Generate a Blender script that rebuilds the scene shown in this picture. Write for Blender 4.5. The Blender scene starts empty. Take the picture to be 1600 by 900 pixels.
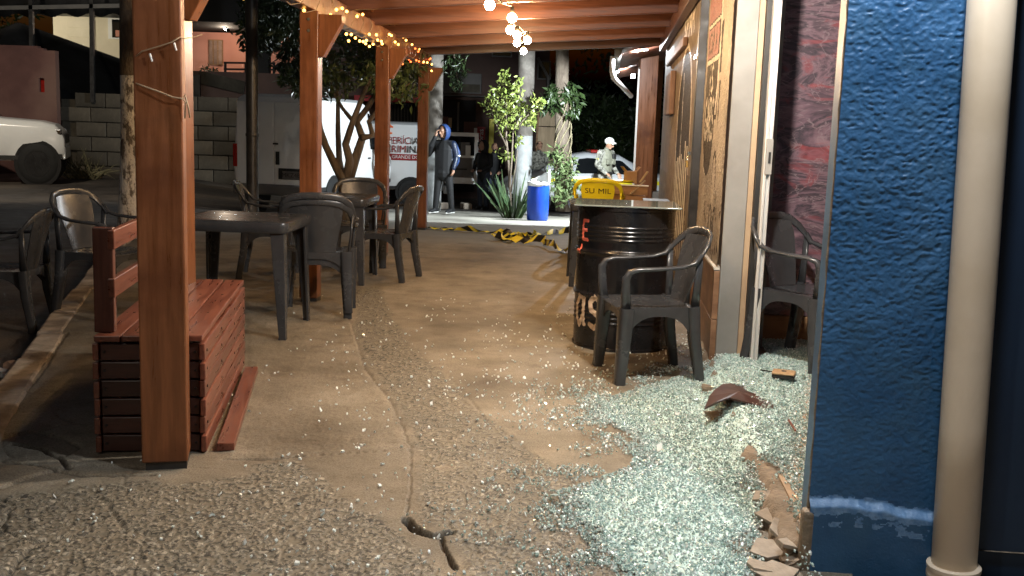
import bpy, bmesh, math, random
import numpy as np
from mathutils import Vector, Matrix, kdtree
random.seed(7); RNG = np.random.default_rng(7)
SC = bpy.context.scene
COL = SC.collection
R = math.radians

# ---------------------------------------------------------------- camera
CAM_Z = 1.3; FPX = 1600.0
PITCH = math.atan(242/1600); ROLL = R(1.9)
fw = Vector((0, math.cos(PITCH), -math.sin(PITCH)))
r0 = Vector((1, 0, 0)); u0 = r0.cross(fw)
rt = r0*math.cos(ROLL)+u0*math.sin(ROLL); up_ = u0*math.cos(ROLL)-r0*math.sin(ROLL)
cam = bpy.data.objects.new('camera', bpy.data.cameras.new('camera')); COL.objects.link(cam)
cam.data.lens = 36; cam.data.sensor_width = 36; cam.data.clip_start = .05; cam.data.clip_end = 500
M = Matrix((rt, up_, -fw)).transposed().to_4x4(); M.translation = Vector((0, 0, CAM_Z))
cam.matrix_world = M; SC.camera = cam
def ray(x, y): return fw*FPX + rt*(x-800) - up_*(y-450)
def P(x, y, z=0.0):
    d = ray(x, y); t = (z-CAM_Z)/d.z
    return Vector((d.x*t, d.y*t, z))
def A(x, y, Y):
    d = ray(x, y); t = Y/d.y
    return Vector((d.x*t, Y, CAM_Z+d.z*t))

# ---------------------------------------------------------------- night sky, exposure
W = bpy.data.worlds.new('World'); SC.world = W; W.use_nodes = True
nt = W.node_tree; bg = nt.nodes['Background']
sky = nt.nodes.new('ShaderNodeTexSky'); sky.sky_type = 'NISHITA'; sky.sun_disc = False
sky.sun_elevation = R(-2.0); sky.sun_rotation = R(200)
nt.links.new(sky.outputs[0], bg.inputs[0]); bg.inputs[1].default_value = 0.15
SC.view_settings.view_transform = 'Standard'; SC.view_settings.look = 'None'
SC.view_settings.exposure = 0.3; SC.view_settings.gamma = 1
SC.cycles.use_denoising = True
SC.cycles.max_bounces = 6; SC.cycles.transmission_bounces = 6; SC.cycles.glossy_bounces = 3; SC.cycles.diffuse_bounces = 3
SC.cycles.sample_clamp_indirect = 4.0; SC.cycles.caustics_reflective = False; SC.cycles.caustics_refractive = False
LAMP_POWER = dict(door=205, wall=125, back=300, flood=2100, flood2=260, street=2600, house_fill=1500, terrace=45)  # back, street and terrace entries power lamps added to brighten dark parts

# ---------------------------------------------------------------- node helpers
def new_mat(name):
    m = bpy.data.materials.new(name); m.use_nodes = True
    n = m.node_tree.nodes; b = n['Principled BSDF']
    return m, n, m.node_tree.links, b
def L(c): return (c[0], c[1], c[2], 1)
def mat(name, c1, c2=None, rough=.5, scale=6, stretch=(1, 1, 1), bump=0, bscale=None, detail=6, metal=0, spec=.5, lo=.35, hi=.65, rvar=0, bdist=.01, c3=None, s3=1.5, ovar=0):
    m, n, l, b = new_mat(name)
    b.inputs['Roughness'].default_value = rough; b.inputs['Metallic'].default_value = metal
    b.inputs['Specular IOR Level'].default_value = spec; b.inputs['Base Color'].default_value = L(c1)
    tc = n.new('ShaderNodeTexCoord'); mp = n.new('ShaderNodeMapping'); mp.inputs['Scale'].default_value = stretch
    l.new(tc.outputs['Object'], mp.inputs[0])
    if c2 is not None or rvar:
        nz = n.new('ShaderNodeTexNoise'); nz.inputs['Scale'].default_value = scale; nz.inputs['Detail'].default_value = detail
        nz.inputs['Roughness'].default_value = .6
        l.new(mp.outputs[0], nz.inputs['Vector'])
        rp = n.new('ShaderNodeValToRGB'); rp.color_ramp.elements[0].position = lo; rp.color_ramp.elements[1].position = hi
        rp.color_ramp.elements[0].color = L(c1); rp.color_ramp.elements[1].color = L(c2 or c1)
        l.new(nz.outputs[0], rp.inputs[0]); out = rp.outputs[0]
        if c3 is not None:
            nz3 = n.new('ShaderNodeTexNoise'); nz3.inputs['Scale'].default_value = s3; nz3.inputs['Detail'].default_value = 5
            l.new(tc.outputs['Object'], nz3.inputs['Vector'])
            r3 = n.new('ShaderNodeValToRGB'); r3.color_ramp.elements[0].position = .48; r3.color_ramp.elements[1].position = .68
            mx = n.new('ShaderNodeMix'); mx.data_type = 'RGBA'
            l.new(nz3.outputs[0], r3.inputs[0]); l.new(r3.outputs[0], mx.inputs['Factor']); l.new(out, mx.inputs['A']); mx.inputs['B'].default_value = L(c3)
            out = mx.outputs['Result']
        if ovar:
            oi = n.new('ShaderNodeObjectInfo'); mr2 = n.new('ShaderNodeMapRange'); mr2.inputs[3].default_value = 1-ovar; mr2.inputs[4].default_value = 1+ovar
            l.new(oi.outputs['Random'], mr2.inputs[0]); hs_ = n.new('ShaderNodeHueSaturation'); l.new(mr2.outputs[0], hs_.inputs['Value']); l.new(out, hs_.inputs['Color']); out = hs_.outputs[0]
        l.new(out, b.inputs['Base Color'])
        if rvar:
            mr = n.new('ShaderNodeMapRange'); mr.inputs[3].default_value = max(.02, rough-rvar); mr.inputs[4].default_value = min(1, rough+rvar)
            mr.inputs[1].default_value = .3; mr.inputs[2].default_value = .7
            l.new(nz.outputs[0], mr.inputs[0]); l.new(mr.outputs[0], b.inputs['Roughness'])
    if bump:
        nb = n.new('ShaderNodeTexNoise'); nb.inputs['Scale'].default_value = bscale or scale*4; nb.inputs['Detail'].default_value = 5
        l.new(mp.outputs[0], nb.inputs['Vector'])
        bp = n.new('ShaderNodeBump'); bp.inputs['Strength'].default_value = bump; bp.inputs['Distance'].default_value = bdist
        l.new(nb.outputs[0], bp.inputs['Height']); l.new(bp.outputs[0], b.inputs['Normal'])
    return m
def emis(name, col, s, sampled=True):
    m, n, l, b = new_mat(name)
    b.inputs['Base Color'].default_value = (.02, .02, .02, 1)
    b.inputs['Emission Color'].default_value = L(col); b.inputs['Emission Strength'].default_value = s
    if not sampled: m.cycles.emission_sampling = 'NONE'
    return m
MT = {}
MT['post'] = mat('orange_brown_wood', (.135, .047, .016), (.225, .08, .029), rough=.36, scale=3, stretch=(14, 14, .9), bump=.12, bscale=9, spec=.5, rvar=.12, bdist=.004, ovar=.12, c3=(.1, .03, .01), s3=3.2)
MT['raft'] = mat('red_brown_wood', (.075, .028, .017), (.145, .053, .03), rough=.4, scale=3, stretch=(.9, 14, 14), bump=.15, bscale=9, rvar=.1, bdist=.004, ovar=.22)
MT['board'] = mat('roof_boards', (.05, .018, .012), (.09, .032, .02), rough=.5, scale=3, stretch=(8, .6, 8), bump=.2, bdist=.004)
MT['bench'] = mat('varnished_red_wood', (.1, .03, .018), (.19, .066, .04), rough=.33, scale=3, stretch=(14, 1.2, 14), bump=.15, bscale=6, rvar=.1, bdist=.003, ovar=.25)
MT['bench_x'] = mat('shaded_red_wood_end', (.035, .012, .009), (.065, .023, .016), rough=.4, scale=3, stretch=(1.2, 14, 14), bump=.15, bscale=6, rvar=.1, bdist=.003, ovar=.3)  # shade on the bench ends put into a darker copy of the wood
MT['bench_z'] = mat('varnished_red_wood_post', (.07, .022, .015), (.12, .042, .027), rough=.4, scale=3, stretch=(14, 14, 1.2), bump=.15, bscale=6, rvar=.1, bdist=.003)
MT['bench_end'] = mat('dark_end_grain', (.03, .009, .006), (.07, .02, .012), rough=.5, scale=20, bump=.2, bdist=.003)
MT['plastic'] = mat('dark_grey_plastic', (.03, .032, .036), (.046, .049, .054), rough=.25, scale=5, rvar=.07)
MT['yellow'] = mat('yellow_plastic', (.78, .66, .015), (.82, .72, .025), rough=.35, scale=8)
MT['iron'] = mat('black_metal', (.012, .012, .013), (.03, .028, .027), rough=.4, scale=12, rvar=.12)
MT['drum'] = mat('black_gloss_paint', (.006, .006, .007), (.011, .011, .012), rough=.24, scale=7, rvar=.1, bump=.04, bscale=30, bdist=.003, detail=8)
MT['conc'] = mat('grey_concrete', (.2, .18, .16), (.34, .31, .27), rough=.8, scale=8, bump=.3, bdist=.006, c3=(.12, .1, .085))
MT['kerb'] = mat('kerb_concrete', (.24, .2, .155), (.4, .34, .27), rough=.8, scale=9, bump=.5, bdist=.008, c3=(.13, .1, .08), s3=3)
MT['asph'] = mat('dark_asphalt', (.022, .019, .017), (.06, .05, .042), rough=.62, scale=3, bump=.4, bscale=60, bdist=.01, rvar=.2, c3=(.1, .08, .062), s3=.5, detail=10)
MT['column'] = mat('grey_column_paint', (.21, .205, .19), (.26, .25, .235), rough=.6, scale=3, bump=.1, bscale=14, c3=(.17, .16, .145), s3=2.4)
MT['tan'] = mat('tan_edge_paint', (.34, .23, .14), (.42, .3, .19), rough=.6, scale=5, bump=.1)
MT['stucco'] = mat('beige_stucco', (.4, .34, .27), (.56, .49, .4), rough=.42, scale=14, bump=1.0, bscale=55, bdist=.012, c3=(.24, .2, .155), s3=1.2)
MT['stucco_dk'] = mat('brown_painted_stucco', (.02, .015, .014), (.045, .034, .03), rough=.6, spec=.25, scale=14, bump=1.0, bscale=55, bdist=.012)
MT['stucco_red'] = mat('red_painted_stucco', (.26, .05, .06), (.4, .1, .11), rough=.38, scale=14, bump=1.0, bscale=55, bdist=.012)
MT['stucco_wh'] = mat('cream_painted_stucco', (.6, .55, .47), (.75, .7, .62), rough=.4, scale=14, bump=1.0, bscale=55, bdist=.012)
MT['wall_br'] = mat('brown_plaster', (.2, .12, .085), (.3, .19, .14), rough=.6, scale=4, bump=.4, bscale=40, c3=(.13, .08, .06))
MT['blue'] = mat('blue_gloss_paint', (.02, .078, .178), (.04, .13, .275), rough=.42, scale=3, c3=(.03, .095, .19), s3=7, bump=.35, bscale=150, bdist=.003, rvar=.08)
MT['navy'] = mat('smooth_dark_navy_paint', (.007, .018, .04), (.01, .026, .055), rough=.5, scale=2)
MT['blue_worn'] = mat('worn_light_blue_paint', (.07, .17, .34), (.16, .28, .46), rough=.5, scale=40, bump=.5, bscale=90, bdist=.004)
MT['raw'] = mat('raw_render_edge', (.13, .1, .07), (.25, .195, .14), rough=.8, scale=20, bump=.6, bdist=.008)
MT['pvc'] = mat('cream_pvc', (.68, .56, .42), (.74, .62, .48), rough=.36, scale=1.2, stretch=(1, 1, .5), c3=(.6, .48, .34), s3=2.5)
MT['alu'] = mat('brushed_aluminium', (.62, .62, .6), (.75, .74, .72), rough=.35, metal=.35, scale=30, stretch=(8, 8, .4))
MT['blk'] = mat('black_rubber', (.008, .008, .008), (.016, .015, .014), rough=.6, scale=10)
MT['dark'] = mat('dark_void', (.004, .004, .004), (.007, .006, .006), rough=.8, scale=4)
MT['white_paint'] = mat('white_car_paint', (.72, .73, .73), (.78, .79, .79), rough=.22, scale=1.5)
MT['glass_dk'] = mat('tinted_glass', (.006, .007, .008), (.009, .01, .011), rough=.06, scale=3, spec=.6)
MT['tyre'] = mat('tyre_rubber', (.005, .005, .005), (.01, .01, .01), rough=.8, scale=12)
MT['rim'] = mat('dark_alloy', (.02, .02, .021), (.035, .035, .036), rough=.35, metal=.6, scale=8)
MT['chrome'] = mat('chrome', (.6, .6, .6), (.7, .7, .7), rough=.15, metal=1, scale=4)
MT['red_lamp'] = mat('red_lens', (.3, .01, .008), (.36, .015, .01), rough=.2, scale=5)
MT['black_t'] = mat('black_print', (.02, .014, .014), (.03, .02, .02), rough=.4, scale=5)
MT['red_t'] = mat('dark_red_print', (.25, .012, .016), (.3, .016, .02), rough=.4, scale=5)
MT['white_t'] = mat('white_print', (.7, .7, .68), (.75, .75, .72), rough=.5, scale=5)
MT['pink_brush'] = mat('pink_brush_paint', (.75, .14, .1), (.85, .22, .16), rough=.5, scale=40)
MT['cream_brush'] = mat('cream_brush_paint', (.42, .3, .2), (.7, .56, .42), rough=.5, scale=45, detail=8)
MT['yel_tape'] = mat('tape_yellow', (.78, .66, .05), (.85, .74, .1), rough=.35, scale=5)
MT['blk_tape'] = mat('tape_black', (.012, .012, .012), (.02, .02, .02), rough=.3, scale=5)
MT['leaf'] = mat('dark_leaf', (.018, .036, .012), (.045, .075, .022), rough=.42, scale=3)
MT['leaf_t'] = mat('green_tree_leaf', (.04, .07, .024), (.11, .15, .055), rough=.36, scale=3)
MT['leaf_y'] = mat('yellow_green_leaf', (.1, .15, .025), (.24, .27, .07), rough=.4, scale=5)
MT['leaf_s'] = mat('sword_leaf', (.022, .05, .022), (.07, .11, .045), rough=.4, scale=9)
MT['bark'] = mat('grey_bark', (.1, .075, .055), (.2, .16, .12), rough=.85, scale=9, stretch=(1, 1, .4), bump=.7, bdist=.02)
MT['lime'] = mat('flaking_white_limewash', (.16, .14, .12), (.72, .7, .66), rough=.85, scale=13, stretch=(1, 1, .55), bump=1, bdist=.02, lo=.42, hi=.5, detail=9)
MT['bluedrum'] = mat('blue_plastic', (.008, .05, .42), (.012, .075, .5), rough=.35, scale=4, bump=.1, bdist=.006)
MT['bag'] = mat('white_plastic_bag', (.7, .72, .72), (.8, .82, .82), rough=.35, scale=12, bump=.6, bdist=.02)
MT['skin'] = mat('skin', (.3, .16, .1), (.36, .2, .13), rough=.5, scale=12)
MT['cloth_k'] = mat('black_cloth', (.003, .0035, .0045), (.007, .0075, .009), rough=.75, scale=40, bump=.3)
MT['cloth_b'] = mat('blue_cloth', (.012, .035, .13), (.02, .055, .18), rough=.55, scale=30, bump=.3)
MT['cloth_n'] = mat('navy_shiny_cloth', (.007, .012, .03), (.013, .025, .06), rough=.35, scale=18, bump=.5)
MT['denim'] = mat('denim', (.018, .026, .045), (.03, .042, .07), rough=.8, scale=60)
MT['khaki'] = mat('khaki_uniform', (.07, .068, .055), (.27, .265, .225), rough=.85, scale=17, bump=.7, bdist=.03, lo=.42, hi=.56)
MT['vest'] = mat('grey_green_vest', (.11, .11, .08), (.17, .17, .125), rough=.7, scale=24, bump=.3)
MT['hair'] = mat('black_hair', (.006, .005, .005), (.012, .01, .009), rough=.6, scale=30)
MT['redwall'] = mat('reddish_plaster', (.085, .036, .03), (.15, .068, .056), rough=.85, scale=.7, bump=.3, c3=(.2, .115, .085), s3=.35)
MT['block'] = mat('grey_block', (.055, .046, .033), (.105, .087, .064), rough=.9, scale=3, bump=.5, ovar=.3, c3=(.03, .026, .018), s3=.9)
MT['mortar'] = mat('mortar', (.05, .042, .03), (.075, .063, .046), rough=.95, scale=8)
MT['tarp'] = mat('black_tarp', (.006, .006, .006), (.01, .01, .011), rough=.5, scale=2, bump=.4, bscale=4, bdist=.05)
MT['house'] = mat('pale_house_paint', (.62, .56, .42), (.72, .65, .5), rough=.8, scale=.8)
MT['pink'] = mat('pink_house_paint', (.5, .21, .15), (.56, .25, .18), rough=.8, scale=.8)
MT['brownf'] = mat('dark_brown_facade', (.06, .034, .028), (.1, .058, .046), rough=.8, scale=.6, bump=.2)
MT['greyf'] = mat('grey_shutter', (.1, .095, .09), (.14, .13, .12), rough=.6, scale=2)
MT['ply'] = mat('raw_plywood', (.34, .25, .15), (.48, .36, .23), rough=.75, scale=3, stretch=(4, 4, .6))
MT['crate'] = mat('crate_wood', (.2, .105, .045), (.32, .18, .085), rough=.65, scale=4, stretch=(1, 8, 8), bump=.2, bdist=.004)
MT['card'] = mat('cardboard', (.34, .2, .1), (.42, .26, .14), rough=.8, scale=6)
MT['shard'] = mat('brown_glazed_shard', (.045, .02, .016), (.075, .036, .028), rough=.3, scale=10)
MT['brass'] = mat('brass', (.7, .45, .12), (.78, .52, .18), rough=.25, metal=.9, scale=9)
MT['cable'] = mat('dark_cable', (.02, .016, .012), (.03, .024, .018), rough=.5, scale=9)
MT['wire'] = mat('pale_wire', (.3, .22, .14), (.4, .3, .2), rough=.5, scale=9)
MT['tile'] = mat('wood_look_tile', (.17, .085, .045), (.3, .165, .09), rough=.4, scale=5, stretch=(1, 1, 3), bump=.2, c3=(.05, .03, .022), s3=2.5, bdist=.004, ovar=.2)
MT['steptile'] = mat('sandy_step_tile', (.3, .2, .12), (.44, .31, .2), rough=.6, scale=6, bump=.3, bdist=.004, c3=(.2, .12, .07))
MT['wallet'] = mat('tan_leather', (.36, .23, .12), (.45, .3, .17), rough=.45, scale=20)
MT['bulb'] = emis('bulb_glow', (1, .63, .3), 500)
MT['fairy'] = emis('fairy_glow', (1, .46, .09), 7, False)
MT['fairy_r'] = emis('fairy_glow_red', (1, .14, .03), 5, False)
MT['led'] = emis('led_glow', (.85, .95, 1), 60, False)

# ---------------------------------------------------------------- mesh builder
class MB:
    def __init__(s): s.v = []; s.f = []; s.m = []; s.n = 0
    def add(s, vs, fs, mi=0):
        s.v.extend([tuple(p) for p in vs]); s.f.extend([tuple(i+s.n for i in q) for q in fs]); s.m.extend([mi]*len(fs)); s.n += len(vs); return s
    def box(s, c, d, rot=None, mi=0, taper=1.0):
        hx, hy, hz = d[0]/2, d[1]/2, d[2]/2
        vs = []
        for z in (-hz, hz):
            k = taper if z > 0 else 1
            for x, y in ((-hx, -hy), (hx, -hy), (hx, hy), (-hx, hy)): vs.append(Vector((x*k, y*k, z)))
        if rot is not None: vs = [rot @ p for p in vs]
        vs = [p+Vector(c) for p in vs]
        return s.add(vs, [(3, 2, 1, 0), (4, 5, 6, 7), (0, 1, 5, 4), (1, 2, 6, 5), (2, 3, 7, 6), (3, 0, 4, 7)], mi)
    def bar(s, a, b, w, h, up=(0, 0, 1), mi=0):
        return s.sweep([a, b], [(w/2, h/2)]*2, n=4, up=up, mi=mi, sec='box')
    def sweep(s, path, rad, n=8, up=(0, 0, 1), caps=True, mi=0, sec=None, p=2.0):
        path = [Vector(q) for q in path]; k = len(path)
        if isinstance(rad, tuple): rad = [rad]*k
        elif not isinstance(rad, list): rad = [(rad, rad)]*k
        rad = [(q, q) if not isinstance(q, (tuple, list)) else q for q in rad]
        if sec == 'box': pts = [(-1, -1), (1, -1), (1, 1), (-1, 1)]; n = 4
        else:
            pts = []
            for i in range(n):
                a = 2*math.pi*(i+.5)/n; ca, sa = math.cos(a), math.sin(a)
                pts.append((math.copysign(abs(ca)**(2/p), ca), math.copysign(abs(sa)**(2/p), sa)))
        T = []
        for i in range(k):
            t = (path[min(i+1, k-1)]-path[max(i-1, 0)])
            T.append(t.normalized() if t.length > 1e-9 else Vector((0, 0, 1)))
        vs = []; prev = None
        for i in range(k):
            if up is not None:
                sd = T[i].cross(Vector(up))
                if sd.length < 1e-4: sd = prev or Vector((1, 0, 0))
                sd.normalize()
                if prev is not None and sd.dot(prev) < 0: sd = -sd
            else:
                if prev is None:
                    sd = T[i].cross(Vector((0, 0, 1)))
                    if sd.length < .1: sd = Vector((1, 0, 0))
                else: sd = prev-T[i]*prev.dot(T[i])
                sd.normalize()
            prev = sd; nn = sd.cross(T[i])
            for (a, b) in pts: vs.append(path[i]+sd*(a*rad[i][0])+nn*(b*rad[i][1]))
        fs = []
        for i in range(k-1):
            for j in range(n):
                j2 = (j+1) % n; fs.append((i*n+j, i*n+j2, (i+1)*n+j2, (i+1)*n+j))
        if caps: fs.append(tuple(reversed(range(n)))); fs.append(tuple((k-1)*n+j for j in range(n)))
        return s.add(vs, fs, mi)
    def lathe(s, prof, n=24, c=(0, 0, 0), mi=0, caps=True):
        c = Vector(c); vs = []; fs = []
        for (r, z) in prof:
            for j in range(n):
                a = 2*math.pi*j/n; vs.append(c+Vector((r*math.cos(a), r*math.sin(a), z)))
        for i in range(len(prof)-1):
            for j in range(n):
                j2 = (j+1) % n; fs.append((i*n+j, i*n+j2, (i+1)*n+j2, (i+1)*n+j))
        if caps: fs.append(tuple(reversed(range(n)))); fs.append(tuple((len(prof)-1)*n+j for j in range(n)))
        return s.add(vs, fs, mi)
    def ball(s, c, r, n=10, m=6, mi=0):
        r = r if isinstance(r, (tuple, list)) else (r, r, r)
        vs = [(c[0], c[1], c[2]-r[2])]; fs = []
        for i in range(1, m):
            a = -math.pi/2+math.pi*i/m
            for j in range(n):
                b = 2*math.pi*j/n; vs.append((c[0]+r[0]*math.cos(a)*math.cos(b), c[1]+r[1]*math.cos(a)*math.sin(b), c[2]+r[2]*math.sin(a)))
        vs.append((c[0], c[1], c[2]+r[2])); last = len(vs)-1
        for j in range(n):
            j2 = (j+1) % n; fs.append((0, 1+j2, 1+j)); fs.append((last, 1+(m-2)*n+j, 1+(m-2)*n+j2))
            for i in range(m-2): fs.append((1+i*n+j, 1+i*n+j2, 1+(i+1)*n+j2, 1+(i+1)*n+j))
        return s.add(vs, fs, mi)
    def prism(s, poly, a, b, f, mi=0):
        """poly: list of 2D points; f(u,v,w) maps to 3D; extruded from w=a to w=b"""
        k = len(poly); vs = [f(u, v, a) for u, v in poly]+[f(u, v, b) for u, v in poly]
        fs = [tuple(reversed(range(k))), tuple(range(k, 2*k))]
        for i in range(k): j = (i+1) % k; fs.append((i, j, k+j, k+i))
        return s.add(vs, fs, mi)
    def grid(s, f, nu, nv, thick=None, mi=0):
        """sheet f(u,v) with u,v in 0..1; thick: vector function offset -> closed slab"""
        top = [Vector(f(i/nu, j/nv)) for j in range(nv+1) for i in range(nu+1)]
        idx = lambda i, j: j*(nu+1)+i
        fs = [(idx(i, j), idx(i+1, j), idx(i+1, j+1), idx(i, j+1)) for j in range(nv) for i in range(nu)]
        if thick is None: return s.add(top, fs, mi)
        N = len(top); nor = [Vector((0, 0, 0)) for _ in top]
        for q in fs:
            nn = (top[q[2]]-top[q[0]]).cross(top[q[3]]-top[q[1]])
            for i in q: nor[i] += nn
        bot = [p-(q.normalized()*thick if q.length > 0 else Vector((0, 0, 0))) for p, q in zip(top, nor)]
        f2 = [tuple(reversed([i+N for i in q])) for q in fs]
        bd = [idx(i, 0) for i in range(nu)]+[idx(nu, j) for j in range(nv)]+[idx(i, nv) for i in range(nu, 0, -1)]+[idx(0, j) for j in range(nv, 0, -1)]
        sides = [(bd[k], bd[k]+N, bd[(k+1) % len(bd)]+N, bd[(k+1) % len(bd)]) for k in range(len(bd))]
        return s.add(top+bot, fs+f2+sides, mi)
    def mesh(s, name, mats, smooth=False):
        me = bpy.data.meshes.new(name); me.from_pydata([tuple(p) for p in s.v], [], s.f)
        for m in (mats if isinstance(mats, (list, tuple)) else [mats]): me.materials.append(MT[m] if isinstance(m, str) else m)
        me.polygons.foreach_set('material_index', s.m)
        if smooth: me.polygons.foreach_set('use_smooth', [True]*len(me.polygons))
        me.update(); return me
    def build(s, name, mats, parent=None, smooth=False, bevel=0, fix=False, auto=None):
        me = s.mesh(name, mats, smooth or auto is not None)
        if fix:
            bm = bmesh.new(); bm.from_mesh(me); bmesh.ops.recalc_face_normals(bm, faces=bm.faces); bm.to_mesh(me); bm.free()
        if auto is not None:
            me.set_sharp_from_angle(angle=R(auto))
        o = bpy.data.objects.new(name, me); COL.objects.link(o)
        if parent is not None: o.parent = parent
        if bevel:
            b = o.modifiers.new('b', 'BEVEL'); b.width = bevel; b.segments = 2; b.limit_method = 'ANGLE'; b.angle_limit = R(40); b.harden_normals = False
        return o
def thing(name, label, cat, loc=(0, 0, 0), rz=0, group=None):
    o = bpy.data.objects.new(name, None); COL.objects.link(o); o.location = loc; o.rotation_euler = (0, 0, rz)
    return tag(o, label, cat, group)
def tag(o, label=None, cat=None, group=None, kind=None):
    if label: o['label'] = label
    if cat: o['category'] = cat
    if group: o['group'] = group
    if kind: o['kind'] = kind
    return o
def inst(src, name, parent=None, loc=None):
    o = bpy.data.objects.new(name, src.data); COL.objects.link(o)
    for md in src.modifiers:
        if md.type == 'BEVEL':
            b = o.modifiers.new('b', 'BEVEL'); b.width = md.width; b.segments = md.segments; b.limit_method = 'ANGLE'; b.angle_limit = md.angle_limit
    if parent is not None: o.parent = parent
    if loc is not None: o.location = loc
    return o
def dup(root, loc, rz, label, group=None):
    r = root.copy(); COL.objects.link(r); r.location = loc; r.rotation_euler = (0, 0, rz); r['label'] = label
    if group: r['group'] = group
    for ch in root.children:
        c = ch.copy(); COL.objects.link(c); c.parent = r
        for g in ch.children:
            d = g.copy(); COL.objects.link(d); d.parent = c
    return r
def Rz(a): return Matrix.Rotation(a, 3, 'Z')
def lamp(name, kind, loc, power, col, size=.05, target=None, spot=None, parent=None):
    d = bpy.data.lights.new(name, kind); d.energy = power; d.color = col
    if kind in ('POINT', 'SPOT'): d.shadow_soft_size = size
    if spot: d.spot_size = R(spot); d.spot_blend = .6
    o = bpy.data.objects.new(name, d); COL.objects.link(o); o.location = loc
    if target is not None: o.rotation_euler = (Vector(target)-Vector(loc)).to_track_quat('-Z', 'Y').to_euler()
    return o
# noise helpers (numpy)
def _h(i, j, s):
    n = (i*374761393+j*668265263+s*974634777) & 0xffffffff
    n = ((n ^ (n >> 13))*1274126177) & 0xffffffff
    return ((n ^ (n >> 16)) & 0xffff)/65535.0
def vn(x, y, s=0):
    i = np.floor(x).astype(np.int64); j = np.floor(y).astype(np.int64); a = x-i; b = y-j
    a = a*a*(3-2*a); b = b*b*(3-2*b)
    return (_h(i, j, s)*(1-a)+_h(i+1, j, s)*a)*(1-b)+(_h(i, j+1, s)*(1-a)+_h(i+1, j+1, s)*a)*b
def fbm(x, y, s=0, o=4):
    t = 0; a = .5; k = 0
    for q in range(o): t = t+a*vn(x, y, s+q*17); k += a; x = x*2.03+5.1; y = y*2.03+1.7; a *= .5
    return t/k
def voro(x, y, s=0):
    i = np.floor(x).astype(np.int64); j = np.floor(y).astype(np.int64)
    f1 = np.full(x.shape, 9.0); f2 = f1.copy(); idv = np.zeros(x.shape)
    for di in (-1, 0, 1):
        for dj in (-1, 0, 1):
            ci = i+di; cj = j+dj
            px = ci+.15+.7*_h(ci, cj, s); py = cj+.15+.7*_h(ci, cj, s+5)
            d = np.hypot(x-px, y-py); nid = _h(ci, cj, s+9)
            c = d < f1; f2 = np.where(c, f1, np.minimum(f2, d)); idv = np.where(c, nid, idv); f1 = np.where(c, d, f1)
    return f1, f2, idv
def inpoly(x, y, poly):
    r = np.zeros(x.shape, bool); k = len(poly)
    for i in range(k):
        x1, y1 = poly[i]; x2, y2 = poly[(i+1) % k]
        c = ((y1 > y) != (y2 > y)) & (x < (x2-x1)*(y-y1)/((y2-y1) or 1e-9)+x1); r ^= c
    return r
def dline(x, y, pts, closed=False):
    d = np.full(x.shape, 1e9); k = len(pts)
    for i in range(k if closed else k-1):
        x1, y1 = pts[i]; x2, y2 = pts[(i+1) % k]; dx, dy = x2-x1, y2-y1; L2 = dx*dx+dy*dy+1e-12
        t = np.clip(((x-x1)*dx+(y-y1)*dy)/L2, 0, 1); d = np.minimum(d, np.hypot(x-x1-t*dx, y-y1-t*dy))
    return d
def G2(pts): return [tuple(P(x, y)[:2]) for x, y in pts]
def mesh_np(name, V, F, mats, smooth=True):
    me = bpy.data.meshes.new(name); me.vertices.add(len(V)); me.vertices.foreach_set('co', np.asarray(V, np.float32).ravel())
    k = F.shape[1]; me.loops.add(F.size); me.loops.foreach_set('vertex_index', F.astype(np.int32).ravel())
    me.polygons.add(len(F)); me.polygons.foreach_set('loop_start', np.arange(0, F.size, k, dtype=np.int32))
    try: me.polygons.foreach_set('loop_total', np.full(len(F), k, np.int32))
    except Exception: pass
    me.polygons.foreach_set('use_smooth', np.full(len(F), smooth, bool))
    for m in mats: me.materials.append(MT[m] if isinstance(m, str) else m)
    me.update(calc_edges=True); me.validate(); return me

# wall line of the shop: W3(s along, t inward, z)
WD = Vector((.09, 1, 0)).normalized(); WN = Vector((WD.y, -WD.x, 0)); WO = Vector((.658, 0, 0))
W_ANG = -math.atan(.09)
def W3(s, t, z): p = WO+WD*s+WN*t; return Vector((p.x, p.y, z))
def sm(a, b, x): t = np.clip((x-a)/(b-a), 0, 1); return t*t*(3-2*t)
def street_z(x, y):
    x = np.asarray(x, float); y = np.asarray(y, float)
    s = sm(-9.5, -4.0, x)
    return -.12-s*.045*np.clip(y-14.6, 0, 17)
def SZ(x, y): return float(street_z(x, y))
# ================================================================ THE GROUND
KERB = [(-1.45, 1.8), (-1.95, 3.5), (-2.35, 4.75), (-2.98, 6.8), (-3.56, 8.75), (-4.15, 10.8), (-4.5, 12.4), (-4.45, 13.7), (-3.9, 14.45)]
def kerb_x(y): return np.interp(y, [p[1] for p in KERB], [p[0] for p in KERB])
xs = np.concatenate([np.linspace(-70, -14, 12), np.linspace(-12, 8, 60), np.linspace(10, 60, 12)])
ys = np.concatenate([np.linspace(-8, 2, 4), np.linspace(3, 34, 80), np.linspace(38, 120, 10)])
X, Y = np.meshgrid(xs, ys); Z = street_z(X, Y)+.02*(fbm(X*.9, Y*.9, 3)-.5)
V = np.stack([X.ravel(), Y.ravel(), Z.ravel()], 1); nx = len(xs)
I = (np.arange(len(ys)-1)[:, None]*nx+np.arange(nx-1)[None]).ravel(); F = np.stack([I, I+1, I+1+nx, I+nx], 1)
o = bpy.data.objects.new('road', mesh_np('road', V, F, ['asph'])); COL.objects.link(o); tag(o, kind='structure')
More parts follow.
